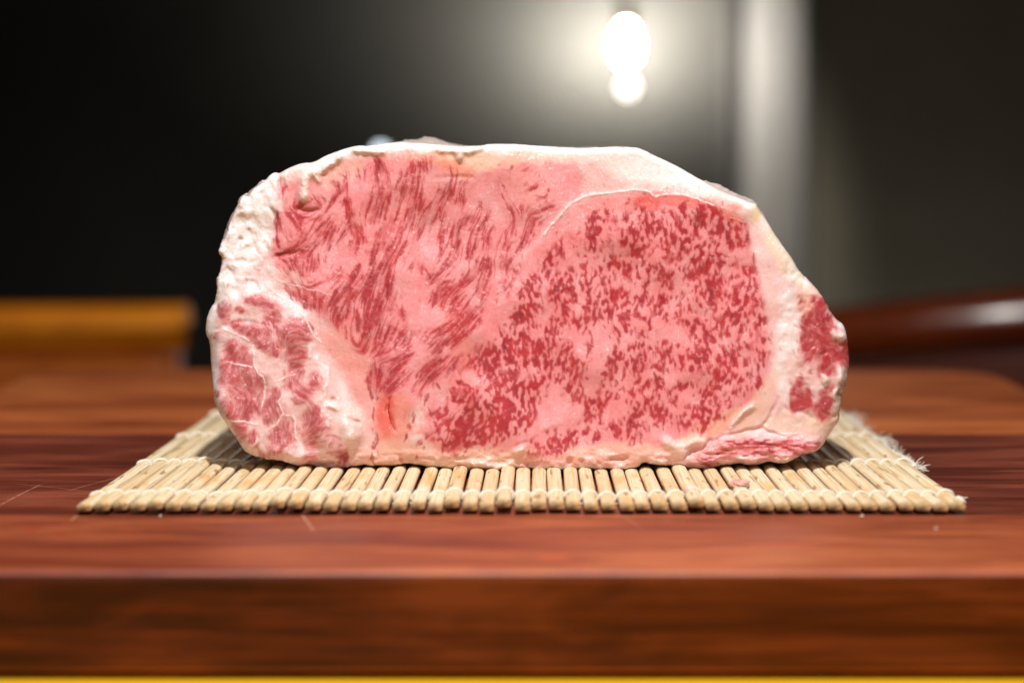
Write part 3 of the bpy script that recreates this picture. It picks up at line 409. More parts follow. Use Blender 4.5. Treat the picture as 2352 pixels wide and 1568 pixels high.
def blob(cx, cy, rx, ry, rot=0, n=.35, s=31):
    c, s_ = np.cos(rot), np.sin(rot); x = PX-cx; y = PY-cy
    d = np.hypot((x*c+y*s_)/rx, (-x*s_+y*c)/ry)+(fbm(PX/30, PY/30, s, 3)-.5)*n*2
    return 1-sm(.55, 1.15, d)
def colour(F):
    """albedo (linear) of the cut face, from what each spot is made of"""
    col = np.zeros(PX.shape+(3,))
    pink = np.array([.80, .305, .325]); white = np.array([.87, .80, .79]); peach = np.array([.84, .52, .42]); cream = np.array([.84, .69, .47])
    rose = np.array([.80, .225, .24]); red = np.array([.35, .010, .024]); dark = np.array([.20, .012, .024]); vivid = np.array([.47, .018, .028]); mauve = np.array([.77, .40, .42])
    mus = np.clip(F['eye']+F['cap']+1.2*blob(1060, 900, 70, 170, .35), 0, 1)
    n1 = fbm(PX/55, PY/55, 12, 4); n2 = fbm(PX/14, PY/18, 17, 3)
    def mix(a, b, t): return a*(1-t[..., None])+b*t[..., None]
    col[:] = np.array([.82, .52, .51])                                             # fat between the muscles
    col = mix(col, white, sm(.35, .75, n1)*.6)
    col = mix(col, pink, np.clip(mus, 0, 1))
    col = mix(col, rose, mus*sm(.46, .66, n1)*.55)
    col = mix(col, mauve, mus*sm(.52, .75, fbm(PX/38, PY/50, 26, 3))*.5)
    # outer fat
    rim = 1-sm(10, 42, ODIST+(n2-.5)*14)
    top = rim*(1-sm(900, 960, PY))
    col = mix(col, white, top*.95)
    for b, c, w in [
        (blob(1480, 385, 150, 38, .17), white, .9), (blob(1640, 450, 90, 22, .5), np.array([.84,.60,.55]), .6),
        (blob(570, 540, 62, 120, .35), white, .95), (blob(520, 655, 40, 60, .3), white, .95), (blob(620, 470, 30, 60, .2), white, .5), (blob(660,640,50,30,.5), np.array([.83,.58,.54]), .6),
        (blob(1800, 590, 28, 110, -.55), cream, .55), (blob(1735, 490, 18, 26, 0), np.array([.80,.58,.30]), .6),
        (blob(1810, 780, 32, 170, .08), white, .72), (blob(1770, 720, 22, 120, 0), np.array([.83,.52,.49]), .55),
        (blob(1100, 368, 80, 28, .05), np.array([.84,.58,.42]), .7), (blob(1230, 362, 100, 16, .02), np.array([.84,.58,.44]), .5), (blob(1040, 385, 60, 24, .3), np.array([.84,.30,.17]), .55),
        (blob(985, 360, 60, 16, .0), np.array([.84,.52,.34]), .5), (blob(930,365,90,22,0), np.array([.82,.25,.22]), .6),
        (blob(1400, 470, 90, 22, -.05), np.array([.80,.24,.22]), .55), (blob(1560, 460, 130, 18, .12), np.array([.76,.13,.11]), .75), (blob(1485, 465, 40, 18, .3), np.array([.72,.10,.09]), .7), (blob(1680,500,45,14,.6), np.array([.78,.16,.12]),.6),
        (blob(780, 400, 60, 26, -.4), peach, .5), (blob(690, 395, 60, 22, -.3), np.array([.84,.55,.50]), .6),
        (blob(800, 800, 80, 60, .6), np.array([.82,.34,.30]), .8), (blob(830, 880, 46, 90, -.2), np.array([.82,.33,.30]), .8), (blob(735, 900, 60, 60, .6), np.array([.83,.46,.43]), .8),
        (blob(800, 980, 40, 60, .2), np.array([.85,.60,.54]), .9), (blob(630, 760, 60, 40, .5), np.array([.83,.55,.52]), .5), (blob(660, 840, 80, 46, .3), np.array([.83,.50,.47]), .7),
        (blob(900, 960, 60, 70, 0), np.array([.83,.27,.21]), .8), (blob(886, 950, 26, 56, 0), np.array([.78, .075, .055]), .62),
        (blob(1050, 770, 30, 120, -.35), np.array([.82,.27,.24]), .6),
        (blob(930, 1040, 130, 34, 0), np.array([.83,.45,.35]), .85), (blob(1080, 1050, 120, 28, -.1), peach, .9), (blob(1170,1055,60,22,-.2), cream, .45), (blob(1300, 1050, 160, 26, 0), np.array([.83,.40,.34]), .8),
        (blob(1450, 1040, 150, 28, 0), np.array([.83,.46,.38]), .9), (blob(1620, 990, 120, 22, -.5), np.array([.83,.44,.31]), .75), (blob(1740, 930, 28, 90, .5), np.array([.84,.53,.42]), .7),
        (blob(1820, 975, 90, 30, .1), np.array([.85,.62,.54]), .9), (blob(1890, 960, 50, 24, -.3), np.array([.78,.52,.34]), .55), (blob(1700, 1025, 160, 22, 0), np.array([.80,.36,.34]), .8),
        (blob(1860, 690, 46, 40, .5), np.array([.83,.48,.36]), .6), (blob(1935,775,18,40,0), white, .8), (blob(1925, 870, 24, 40, .2), np.array([.62,.48,.38]), .75), (blob(1933, 900, 12, 34, .1), np.array([.40,.22,.18]), .6),
        (blob(1890, 745, 34, 60, .1), np.array([.76,.22,.22]), .6), (blob(1850, 850, 50, 50, .1), np.array([.84,.50,.47]), .6), (blob(1215,420,60,60,0), np.array([.82,.40,.36]), .35)]:
        col = mix(col, c, b*w)
    Lb = blur(field(LUMP, grow=1.9), 3)
    col = mix(col, np.array([.83, .56, .55]), F['low']*.6)
    col = mix(col, np.array([.68, .19, .205]), F['low']*sm(.10, .45, Lb+(n2-.5)*.25)*(.66+.09*np.clip(F['fib']+F['f2'], -1.6, 1.6)))
    col = mix(col, np.array([.60, .11, .125]), sm(1800, 1812, PX)*(PY < 985)*sm(.12, .5, Lb+(n2-.5)*.2)*.75)
    col = mix(col, np.array([.72, .19, .20]), F['strip']*.6)
    # pale threads of fat along the grain
    th = sm(.9, 2.0, -F['fib'])*np.clip(mus, 0, 1)*(1-F['lean'])
    col = mix(col, np.array([.84, .48, .48]), th*.5)
    # halo of pigment round the lean
    col = mix(col, np.array([.73, .155, .165]), np.clip(blur(F['lean'], 4)*.95, 0, .50)*mus)
    # lean itself
    lean = np.clip(F['lean'], 0, 1)**.72; lean = .55*lean+.45*blur(lean, 1)
    tone = sm(.38, .66, fbm(PX/34, PY/44, 33, 3)+.05*F['fib'])
    tone = tone*.7
    lc = red*(1-tone[..., None])+vivid*tone[..., None]
    core = sm(.45, .9, F['M'])*sm(.42, .66, fbm(PX/40, PY/50, 36, 3))*.75
    lc = lc*(1-core[..., None])+dark*core[..., None]
    ll = (1-F['cap']*0)*np.where(F['low']+F['right'] > .4, .9, 1.)
    col = mix(col, lc, np.clip(lean*ll, 0, 1)*.97)
    # faint fibre tint everywhere
    col = col*(1-.045*np.clip(F['fib'], -2, 2)[..., None]*np.array([.3, 1.2, 1.2])*np.clip(mus+F['low']*.6+.15, 0, 1)[..., None])
    col = mix(col, np.array([.87, .74, .72]), np.clip(F['memb'], 0, 1)*.85)
    padc = np.array([.87, .72, .67])
    col = mix(col, padc, F['pads']*np.where(PY > 1000, .55, .85))
    slit = field(parse("5 155,880 145,980 165,1080 195,1130 8"), X=PX, Y=PY)
    col = mix(col, np.array([.42, .015, .015]), sm(.1, .7, slit)*.9)
    return np.clip(col*np.array([.97, .95, .96]), .01, .9)
# ---------------------------------------------------------------- MATERIALS
def wood(name, dark, mid, light, rough=.42, spec=.4, contrast=1., stains=(), scratches=(), bumpd=.00012):
    t = NT(name); co = t.coord(); g = t.scale(co, (13, 60, 60)); g2 = t.scale(co, (22, 640, 640)); g3 = t.scale(co, (5, 14, 14))
    a = t.noise(g, 1, 5, .6, .6); b = t.noise(g2, 1, 3, .6); c = t.noise(g3, 1, 3, .5, .4)
    f = t.math('ADD', t.math('MULTIPLY', a, .55), t.math('ADD', t.math('MULTIPLY', b, .36), t.math('MULTIPLY', c, .35)))
    f = t.rng(f, .63-.17/contrast, .63+.17/contrast, 0, 1)
    col = t.ramp(f, [(0, dark), (.5, mid), (1, light)])
    pores = t.rng(t.noise(t.scale(co, (60, 1500, 1500)), 1, 2, .5), .63, .72, 0, .5)
    col = t.mix(pores, col, tuple(v*.45 for v in dark))
    for (x, y, rx, ry, cc, k) in stains:
        n = t.node('ShaderNodeMapping', {'Location': (-x/rx, -y/ry, 0), 'Scale': (1/rx, 1/ry, 0)}); t.set(n.inputs[0], co)
        d = t.vec('LENGTH', n.outputs[0]); d = t.math('ADD', d, t.math('MULTIPLY', t.noise(t.scale(co, (160, 160, 160)), 1, 3), .9))
        col = t.mix(t.rng(d, 1.35, .9, 0, k), col, cc)
    for (p, q, wd, k) in scratches:
        p = Vector((p[0], p[1], 0)); q = Vector((q[0], q[1], 0)); dr = q-p; L = dr.length; dr.normalize(); nr = Vector((-dr.y, dr.x, 0))
        v = t.vec('SUBTRACT', co, tuple(p)); al = t.vec('DOT_PRODUCT', v, tuple(dr)); ac = t.vec('DOT_PRODUCT', v, tuple(nr))
        bend = t.math('MULTIPLY', t.math('MULTIPLY', al, t.math('SUBTRACT', al, L)), .8)
        e = t.rng(t.math('ABSOLUTE', t.math('ADD', ac, bend)), wd*.4, wd, 1, 0)
        m = t.math('MULTIPLY', e, t.math('MULTIPLY', t.rng(al, 0, L*.15, 0, 1), t.rng(al, L*.8, L, 1, 0)))
        m = t.math('MULTIPLY', m, t.rng(t.noise(co, 260, 2), .35, .55, .25, 1))
        col = t.mix(t.math('MULTIPLY', m, k, clamp=True), col, (.62, .34, .24))
    t.P(Base_Color=col, Roughness=t.rng(a, .3, .7, rough-.08, rough+.12), Specular_IOR_Level=spec)
    t.P(Normal=t.bump(t.math('ADD', b, t.math('MULTIPLY', pores, -1.5)), .5, bumpd))
    return t.m
def plain(name, col, rough=.5, spec=.5, coat=0., var=.12, sc=20, metal=0., sub=0):
    t = NT(name); n = t.noise(t.coord(), sc, 4)
    c = t.mix(t.rng(n, .3, .7, 0, 1), tuple(v*(1-var) for v in col), tuple(min(1, v*(1+var)) for v in col))
    t.P(Base_Color=c, Roughness=t.rng(n, .3, .7, rough*.85, min(1, rough*1.15)), Specular_IOR_Level=spec, Coat_Weight=coat, Metallic=metal)
    return t.m
def glow(name, col, strength):
    t = NT(name); t.P(Base_Color=(0, 0, 0, 1), Emission_Color=tuple(col)+(1,), Emission_Strength=strength); return t.m

# ---------------------------------------------------------------- THE ROOM BEHIND
FLOOR = -.80; WALLY = 2.80
def plaster(name, c):
    t = NT(name); co = t.coord(); n = t.noise(co, 3.5, 5, .6); m = t.noise(co, 90, 4)
    t.P(Base_Color=t.mix(t.rng(n, .35, .65, 0, 1), tuple(v*.85 for v in c), tuple(v*1.12 for v in c)), Roughness=.8, Specular_IOR_Level=.2, Normal=t.bump(m, .3, .001)); return t.m
def curved_wall():
    xs = [.3-.03*i for i in range(110)]; V = []; F = []
    for x in xs:
        y = WALLY+(.26*min(0, x-.02)**2 if x > -.7 else .26*.72**2+.374*(-.7-x))  # added bend: turns the left part away from the bulb to darken it
        V += [(x, y, FLOOR), (x, y, 1.9), (x, y+.1, 1.9), (x, y+.1, FLOOR)]
    for i in range(len(xs)-1):
        for a in range(4): b = (a+1) % 4; F.append((4*i+a, 4*i+b, 4*i+4+b, 4*i+4+a))
    F += [(0, 1, 2, 3), tuple(4*(len(xs)-1)+k for k in (3, 2, 1, 0))]
    bm = bmesh.new(); bm.from_mesh(mesh('wall', V, F)); return bmmesh('wall', bm)
tag(link('wall', curved_wall(), plaster('grey_plaster', (.086, .082, .072))), kind='structure')
tag(link('wall', bmmesh('wall', box(.3405, 3, WALLY-.07, WALLY+.06, FLOOR, 1.9, .004)), plaster('olive_plaster', (.36, .325, .24))), kind='structure')
tag(link('floor', bmmesh('floor', box(-3, 3, -1.5, 3, FLOOR-.1, FLOOR)), wood('floor_boards', (.05, .03, .02), (.10, .06, .035), (.16, .10, .06), .5)), kind='structure')
# round pale column, and the dark strip at its side
bm = box(-.042, .042, -.02, .05, FLOOR, 1.9, .012, 4); bmesh.ops.rotate(bm, cent=(0, 0, 0), matrix=Matrix.Rotation(R(-13), 3, 'Z'), verts=bm.verts)
col_o = link('column', bmmesh('column', bm, True), plain('pale_enamel', (.40, .38, .35), .5, .4, 0, .05, 6)); col_o.location = (.299, WALLY-.065, 0)
tag(col_o, 'tall pale column standing against the dark wall right of the lamp', 'column')
tag(link('trim_strip', bmmesh('trim_strip', box(.247, .2565, WALLY-.079, WALLY-.002, FLOOR, 1.9, .002)), plain('dark_trim', (.05, .045, .04), .5)), 'narrow dark vertical strip on the wall beside the pale column', 'trim')
# hanging lamp
LX, LY = at(1438, 110, y=WALLY-.095).x, WALLY-.095; LZ = at(1438, 105, y=LY).z
lampo = tag(empty('pendant_lamp', (LX, LY, LZ)), 'glowing oval bulb hanging by its cord before the dark wall', 'lamp')
def lathe(prof, n=28):
    V = []; F = []
    for r, z in prof:
        for k in range(n): V.append((r*math.cos(2*math.pi*k/n), r*math.sin(2*math.pi*k/n), z))
    for i in range(len(prof)-1):
        for k in range(n): F.append((i*n+k, i*n+(k+1) % n, (i+1)*n+(k+1) % n, (i+1)*n+k))
    return V, F
pr = [(.0004, -.0195)]+[(.0105*math.sin(math.pi*(i/12))**.75*(1 if i < 7 else 1-.035*(i-6)), -.0195+.039*i/12) for i in range(1, 12)]+[(.004, .0195)]
link('bulb', mesh('bulb', *lathe(pr)), glow('bulb_glow', (1, .96, .90), 780), lampo)
link('socket', mesh('socket', *lathe([(.001, .0205), (.0085, .0205), (.0095, .026), (.0095, .045), (.006, .052), (.0012, .055)])), plain('brown_bakelite', (.10, .05, .03), .4), lampo)
link('cord', mesh('cord', *tube([(0, 0, .053), (0, 0, .6), (0, 0, 1.7)], .0016, 8)), plain('cord_black', (.03, .025, .02), .6), lampo)
o = link('bulb_reflection', mesh('bulb_reflection', *lathe([(.0002, -.0062), (.0038, -.0052), (.0058, -.001), (.0052, .003), (.0022, .006), (.0003, .0085)])), glow('reflection_glow', (1, .88, .80), 7), lampo); o.location = (.002, 0, -.0468)  # reflection below the bulb, built as a weakly glowing drop
lamp('column_fill', 'SPOT', (.27, WALLY-.55, 1.05), (.275, WALLY-.085, -.02), 26, (1, .94, .87), .02, spot_size=R(14), spot_blend=1.)  # added light that brightens the column, no such fixture seen
# pale glint over the meat's top edge: glowing ball on an added stand
g = at(875, 350, y=1.54)
fl_ = tag(empty('glint_stand', (g.x, g.y, FLOOR)), 'small whitish glint peeping over the top edge of the meat, on an added stand', 'lamp')
o = link('globe', mesh('globe', *lathe([(.0003, -.0052), (.0036, -.0040), (.0050, 0), (.0036, .0040), (.0003, .0052)])), glow('cool_glow', (.74, .86, .95), 2.6), fl_); o.location = (0, 0, g.z-FLOOR)
link('stem', mesh('stem', *tube([(0, 0, .01), (0, 0, g.z-FLOOR-.006)], .0016, 8)), plain('stem_black', (.02, .02, .02), .5), fl_)
link('base', mesh('base', *lathe([(.001, 0), (.10, 0), (.10, .008), (.09, .012), (.001, .013)])), plain('base_black', (.02, .02, .02), .5), fl_)

# ---------------------------------------------------------------- CHAIRS BEHIND THE TABLE
def chair(label, cx, cy, zt, wd, railh, mats, yaw=0, conc=.5, tilt=0., group=None):
    root = tag(empty('chair', (cx, cy, FLOOR)), label, 'chair', group); root.rotation_euler.z = yaw
    H = zt-FLOOR; m_rail, m_panel, m_leg = mats
    N = 24
    def strip(x0, x1, z0, z1, th, r, nx=N, dz=0.):
        """curved slab with a rounded section"""
        V = []; F = []; sec = []
        for a in range(4):
            cxs, czs = ((1, 1), (-1, 1), (-1, -1), (1, -1))[a]
            for s in range(5):
                an = math.pi/2*a+math.pi/2*s/4
                sec.append((cxs*(th/2-r)+r*math.cos(an), (z1-r if czs > 0 else z0+r)+r*math.sin(an)))
        k = len(sec)
        for i in range(nx+1):
            x = x0+(x1-x0)*i/nx; e = 1-.0*abs(2*i/nx-1)
            for dy, z in sec: V.append((x, dy-conc*x*x*1., z+tilt*x+dz))
        for i in range(nx):
            for j in range(k): F.append((i*k+j, i*k+(j+1) % k, (i+1)*k+(j+1) % k, (i+1)*k+j))
        F.append(tuple(range(k))[::-1]); F.append(tuple(nx*k+j for j in range(k)))
        return mesh('slab', V, F)
    h = wd/2
    link('top_rail', strip(-h, h, H-railh, H, .034, .0165), m_rail, root)
    link('backrest', strip(-h+.006, h-.006, H-.27, H-railh-.001, .030, .006), m_panel, root)
    for s in (-1, 1):
        link('post', mesh('post', *tube([(s*(h-.04), -conc*h*h+.016, H-railh-.012+tilt*s*h), (s*(h-.04), -conc*h*h+.016, H-.3), (s*(h-.02), .0, 0)], [.016, .015, .013], 14)), m_leg, root)
        link('leg', mesh('leg', *tube([(s*(h-.02), -.42, .44), (s*(h-.02), -.43, 0)], [.018, .013], 12)), m_leg, root)
    link('seat', bmmesh('seat', box(-h, h, -.46, -.02, .43, .475, .012, 3), True), m_panel, root)
    return root
amber = wood('amber_wood', (.60, .16, .004), (.80, .24, .006), (.9, .32, .010), .5, .4)
brownp = wood('brown_wood', (.30, .062, .004), (.42, .095, .006), (.52, .13, .010), .5, .3)
maroon = wood('maroon_lacquer', (.09, .013, .004), (.14, .022, .005), (.21, .042, .008), .17, .7)
marpan = wood('maroon_panel', (.05, .007, .003), (.08, .012, .003), (.12, .022, .005), .55, .2)
chair('amber wood chair with brown backrest behind the left end of the board', -.447, 1.47, -.0045, .50, .029, (amber, brownp, brownp), 0, .30, .012)
chair('dark red lacquered chair with shiny top rail behind the right end of the board', .245, 1.44, .003, .50, .034, (maroon, marpan, marpan), 0, 2.0, .105)

# ---------------------------------------------------------------- TABLE AND CUTTING BOARD
ty = plain('yellow_lacquer', (.80, .44, .012), .38, .5, .2, .05, 8)
tab = tag(empty('table', (0, .65, FLOOR)), 'yellow lacquered table under the thick wooden cutting board', 'table')
def cut(o, p):          # keep where it is, hang it under its thing
    o.parent = p; o.location = Vector(o.location)-Vector(p.location); return o
cut(link('tabletop', bmmesh('tabletop', box(-.7, .7, .16, 1.085, -.052, -.0262, .004, 3), True), ty), tab)
for sx in (-.62, .62):
    for sy in (.22, 1.02): cut(link('leg', bmmesh('leg', box(sx-.025, sx+.025, sy-.025, sy+.025, FLOOR, -.0523, .003)), ty), tab)

BX, BY0, BY1, BT = .2065, .554, 1.034, .0245
def outline_board():
    P = []; 
    for cx, cy, r, a0 in ((BX-.012, BY0+.012, .012, -90), (BX-.036, BY1-.036, .036, 0), (-BX+.036, BY1-.036, .036, 90), (-BX+.012, BY0+.012, .012, 180)):
        for k in range(9):
            a = R(a0+90*k/8); P.append((cx+r*math.cos(a), cy+r*math.sin(a)))
    return P
def clipy(P, y, keep_above):
    out = []
    for a, b in zip(P, P[1:]+P[:1]):
        ina = (a[1] >= y) == keep_above; inb = (b[1] >= y) == keep_above
        if ina: out.append(a)
        if ina != inb:
            t = (y-a[1])/(b[1]-a[1]); out.append((a[0]+t*(b[0]-a[0]), y))
    return out
board = tag(empty('cutting_board', (0, .79, -BT)), 'thick reddish brown cutting board under the bamboo mat', 'cutting board')
def s_(p): q = at(p[0], p[1], z=0); return (q.x, q.y)
scr = [(s_((-40, 1183)), s_((112, 1104)), .0004, .5), (s_((150, 1128)), s_((300, 1088)), .0004, .35), (s_((690, 1178)), s_((722, 1222)), .0005, .55), (s_((160, 1196)), s_((200, 1168)), .0005, .5),
       (s_((20, 1108)), s_((260, 1135)), .0003, .35), (s_((2060, 1075)), s_((2120, 1092)), .0004, .6), (s_((1990, 1060)), s_((2040, 1068)), .0003, .5), (s_((1420, 1180)), s_((1480, 1215)), .0004, .3), (s_((0, 1150)), s_((190, 1146)), .0003, .4)]
def st_(px, py, rx, ry, c, k): q = at(px, py, z=0); return (q.x, q.y, rx, ry, c, k)
stf = [st_(75, 1216, .0035, .0035, (.30, .045, .012), .8), st_(140, 1228, .003, .003, (.30, .045, .012), .8), st_(300, 1218, .006, .003, (.32, .05, .02), .7), st_(360, 1212, .003, .003, (.3, .04, .015), .7),
       st_(1270, 1280, .006, .005, (.48, .10, .03), .7), st_(1800, 1250, .014, .004, (.42, .075, .025), .7), st_(1925, 1252, .004, .003, (.30, .05, .012), .8), st_(1320, 1200, .005, .003, (.42, .08, .03), .5)]
stm = [st_(2075, 1045, .006, .004, (.14, .03, .015), .7), st_(1810, 1030, .01, .003, (.15, .035, .02), .5)]
stb = [st_(530, 960, .012, .005, (.22, .06, .02), .6), st_(1850, 915, .012, .004, (.42, .08, .02), .6)]
wfront = wood('padauk_front', (.14, .024, .010), (.28, .062, .023), (.44, .125, .046), .46, .3, 1.35, stf, scr[2:4]+scr[7:8])
wmid = wood('padauk_dark', (.065, .011, .006), (.15, .030, .015), (.29, .070, .034), .44, .35, 1.35, stm, scr[:2]+scr[4:7]+scr[8:])
wback = wood('padauk_back', (.20, .042, .012), (.40, .095, .026), (.56, .165, .044), .46, .35, 1.3, stb)
wfaceb = wood('shaded_side', (.030, .0030, .0006), (.074, .0105, .0012), (.14, .026, .0035), .38, .25, 2.0)  # darker than the plank's top: shade of the front put into its colour
seams = [BY0-.01, .636, .8105, 1.2]
for i, m in enumerate((wfront, wmid, wback)):
    P = clipy(clipy(outline_board(), seams[i]+.00012, True), seams[i+1]-.00012, False)
    bm = bmesh.new(); lo = [bm.verts.new((x, y, -BT)) for x, y in P]; f = bm.faces.new(lo)
    ex = bmesh.ops.extrude_face_region(bm, geom=[f]); bmesh.ops.translate(bm, vec=(0, 0, BT), verts=[v for v in ex['geom'] if isinstance(v, bmesh.types.BMVert)])
    outer = []; joint = []
    for e in bm.edges:
        a, b = e.verts
        if abs(a.co.z-b.co.z) > 1e-6: continue
        js = any(abs(a.co.y-s) < .0004 and abs(b.co.y-s) < .0004 for s in seams[1:3])
        (joint if js else outer).append(e)
    bmesh.ops.bevel(bm, geom=outer, offset=.0021, segments=3, affect='EDGES', profile=.5)
    bmesh.ops.bevel(bm, geom=[e for e in bm.edges if all(any(abs(v.co.y-s) < .0004 for s in seams[1:3]) for v in e.verts) and abs(e.verts[0].co.z-e.verts[1].co.z) < 1e-6 and e.is_valid and len(e.link_faces) == 2], offset=.0003, segments=1, affect='EDGES')
    me = bmmesh('plank', bm); me.materials.append(m)
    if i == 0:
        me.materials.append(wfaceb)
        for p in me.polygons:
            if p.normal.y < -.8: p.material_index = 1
    cut(link('plank', me), board)

# ---------------------------------------------------------------- BAMBOO MAT
MX0, MX1, MY0, ML, NS = -.1170, .1222, .6365, .2180, 51
mat_root = tag(empty('bamboo_mat', (0, .75, 0)), 'bamboo rolling mat of pale sticks sewn with white cotton thread', 'mat')
def bamboo():
    t = NT('bamboo'); co = t.coord(); rnd = t.node('ShaderNodeObjectInfo').outputs['Random']
    off = t.vec('ADD', co, t.node('ShaderNodeCombineXYZ', {0: t.math('MULTIPLY', rnd, 9.), 1: t.math('MULTIPLY', rnd, 3.), 2: 0.}).outputs[0])
    g = t.noise(t.scale(off, (2600, 26, 2600)), 1, 3, .6); b = t.noise(t.scale(off, (240, 45, 240)), 1, 3, .5)
    c = t.ramp(g, [(.32, (.52, .31, .13)), (.44, (.76, .60, .37)), (.58, (.83, .72, .52))])
    c = t.mix(t.rng(b, .54, .72, 0, .65), c, (.68, .36, .09))
    c = t.mix(t.rng(rnd, .35, 1., .0, .40), c, (.66, .44, .20))
    c2 = t.mix(t.rng(t.noise(t.scale(off, (500, 70, 500)), 1, 2), .62, .70, 0, .8), c, (.30, .15, .05))
    sep = t.node('ShaderNodeSeparateXYZ'); t.set(sep.inputs[0], co)
    endm = t.rng(sep.outputs[1], .0026, .0002, 0, .65); c3 = t.mix(endm, c2, (.60, .32, .09))
    face = t.rng(sep.outputs[1], .00012, .00002, 0, .9)
    c4 = t.mix(face, c3, t.mix(t.noise(t.scale(off, (1500, 1, 1500)), 1, 3), (.22, .15, .08), (.50, .38, .20)))
    t.P(Base_Color=c4, Roughness=.52, Specular_IOR_Level=.35, Normal=t.bump(g, .7, .00009)); return t.m
mb = bamboo(); cream_twine = None
def stick_mesh(seed):
    rs = random.Random(seed); wd = rs.uniform(.0039, .0043)/2; h = rs.uniform(.0021, .0026); n = 12
    prof = [(wd*math.cos(math.pi*k/n)*(1 if 0 < k < n else .98), h*(.30+.70*math.sin(math.pi*k/n)**.62)) for k in range(n+1)]+[(-wd*.86, 0), (wd*.86, 0)]
    ys = [0, .0003, .0010, ML*.25, ML*.5, ML*.75, ML-.0008, ML-.0002, ML]; sc = [.94, .985, 1, 1, 1, 1, 1, .95, .87]
    V = []; F = []; k = len(prof); fl = rs.uniform(-.0004, .0004)
    for y, s in zip(ys, sc):
        u = y/ML
        for (x, z) in prof: V.append((x*s+fl*math.sin(math.pi*u), y+(.0004*(x/wd) if y == 0 else 0), h*.45+(z-h*.45)*s))
    for i in range(len(ys)-1):
        for j in range(k): F.append((i*k+j, i*k+(j+1) % k, (i+1)*k+(j+1) % k, (i+1)*k+j))
    F.append(tuple(range(k))[::-1]); F.append(tuple((len(ys)-1)*k+j for j in range(k)))
    me = mesh('bamboo_stick', V, F); me.materials.append(mb)
    return me, h, wd
SM = [stick_mesh(s) for s in range(7)]
rows = [.6535, .7170, .7805, .8440]
rs = random.Random(5); sticks = []
for i in range(NS):
    f = (i+.5)/NS; me, h, wd = SM[rs.randrange(7)]
    x = MX0+(MX1-MX0)*f+rs.uniform(-.00022, .00022); slope = .048*(1-f)-.024*f+rs.uniform(-.0025, .0025)
    lift = .0010+abs(rs.gauss(0, .00018)); yj = rs.gauss(0, .0007)
    if i in (4, 11, 21, 24, 35): lift += .0006
    o = link('bamboo_stick', me, None, mat_root)
    o.location = Vector((x, MY0+yj, lift))-Vector((0, .75, 0)); o.rotation_euler = (rs.uniform(-.003, .0015), rs.uniform(-.05, .05), -slope)
    sticks.append((x, slope, lift, h, wd, yj))
o = mat_root.children[1] if len(mat_root.children) > 1 else None
def twine():
    t = NT('cotton_twine'); co = t.coord(); w_ = t.noise(co, 2600, 3)
    t.P(Base_Color=t.mix(w_, (.70, .62, .50), (.88, .83, .74)), Roughness=.85, Specular_IOR_Level=.2, Normal=t.bump(w_, .8, .0002)); return t.m
mt = twine()
for r, yr in enumerate(rows):
    top = []; 
    for (x, sl, lf, h, wd, yj) in sticks:
        xc = x+sl*(yr-MY0); p = []
        for k in range(9):
            a = math.pi*(1-k/8); jit = rs.uniform(-.00007, .00007)
            p.append((xc+(wd+.00018)*math.cos(a), yr+.0009*math.cos(a)*(.6)+jit+rs.uniform(-.00008, .00008), max(.0009, lf+h*.30+(h*.70+.00032)*math.sin(a)**.8 - (.0005 if k in (0, 8) else 0))))
        top += p
    x0 = sticks[0][0]+sticks[0][1]*(yr-MY0)-sticks[0][4]; x1 = sticks[-1][0]+sticks[-1][1]*(yr-MY0)+sticks[-1][4]
    path = [(x0+.004, yr+.001, .0005), (x0-.0004, yr+.0006, .0007)]+top+[(x1+.0008, yr, .0012), (x1+.0022, yr+.0008, .0009)]
    rad = [.00049*(1+.16*math.sin(i*2.1)) for i in range(len(path))]
    under = [(x0+(x1-x0)*k/60, yr+.0006*math.sin(k*2.), .0005) for k in range(61)]
    V, F = merge([tube(path, rad, 7), tube(under, .00045, 5)])
    cut(link('thread', mesh('thread', V, F), mt), mat_root)
    # knot between neighbouring sticks + frayed end
    parts = []
    n = (18, 26, 30, 26)[r]; ln = (.0036, .0065, .008, .009)[r]
    for _ in range(n):
        a = R(rs.uniform(-75, 75)); L = ln*rs.uniform(.4, 1); p = Vector((x1+.0014, yr+rs.uniform(-.0006, .0006), .0013)); pts = [p.copy()]
        d = Vector((math.cos(a), math.sin(a)*.9, rs.uniform(-.1, .35)))
        for k in range(5):
            d = (d+Vector((rs.uniform(-.5, .5), rs.uniform(-.5, .5), rs.uniform(-.4, .25)))).normalized(); p = p+d*L/5; p.z = max(.0004, p.z); pts.append(p.copy())
        parts.append(tube(pts, [.00016]*5+[.00008], 4))
    parts.append(tube([(x1+.0004, yr, .0016), (x1+.0016, yr+.0003, .0016), (x1+.0026, yr-.0004, .0012), (x1+.0036, yr, .0008)], [.0007, .0010, .0008, .0003], 8))
    cut(link('frayed_end', mesh('frayed_end', *merge(parts)), mt), mat_root)
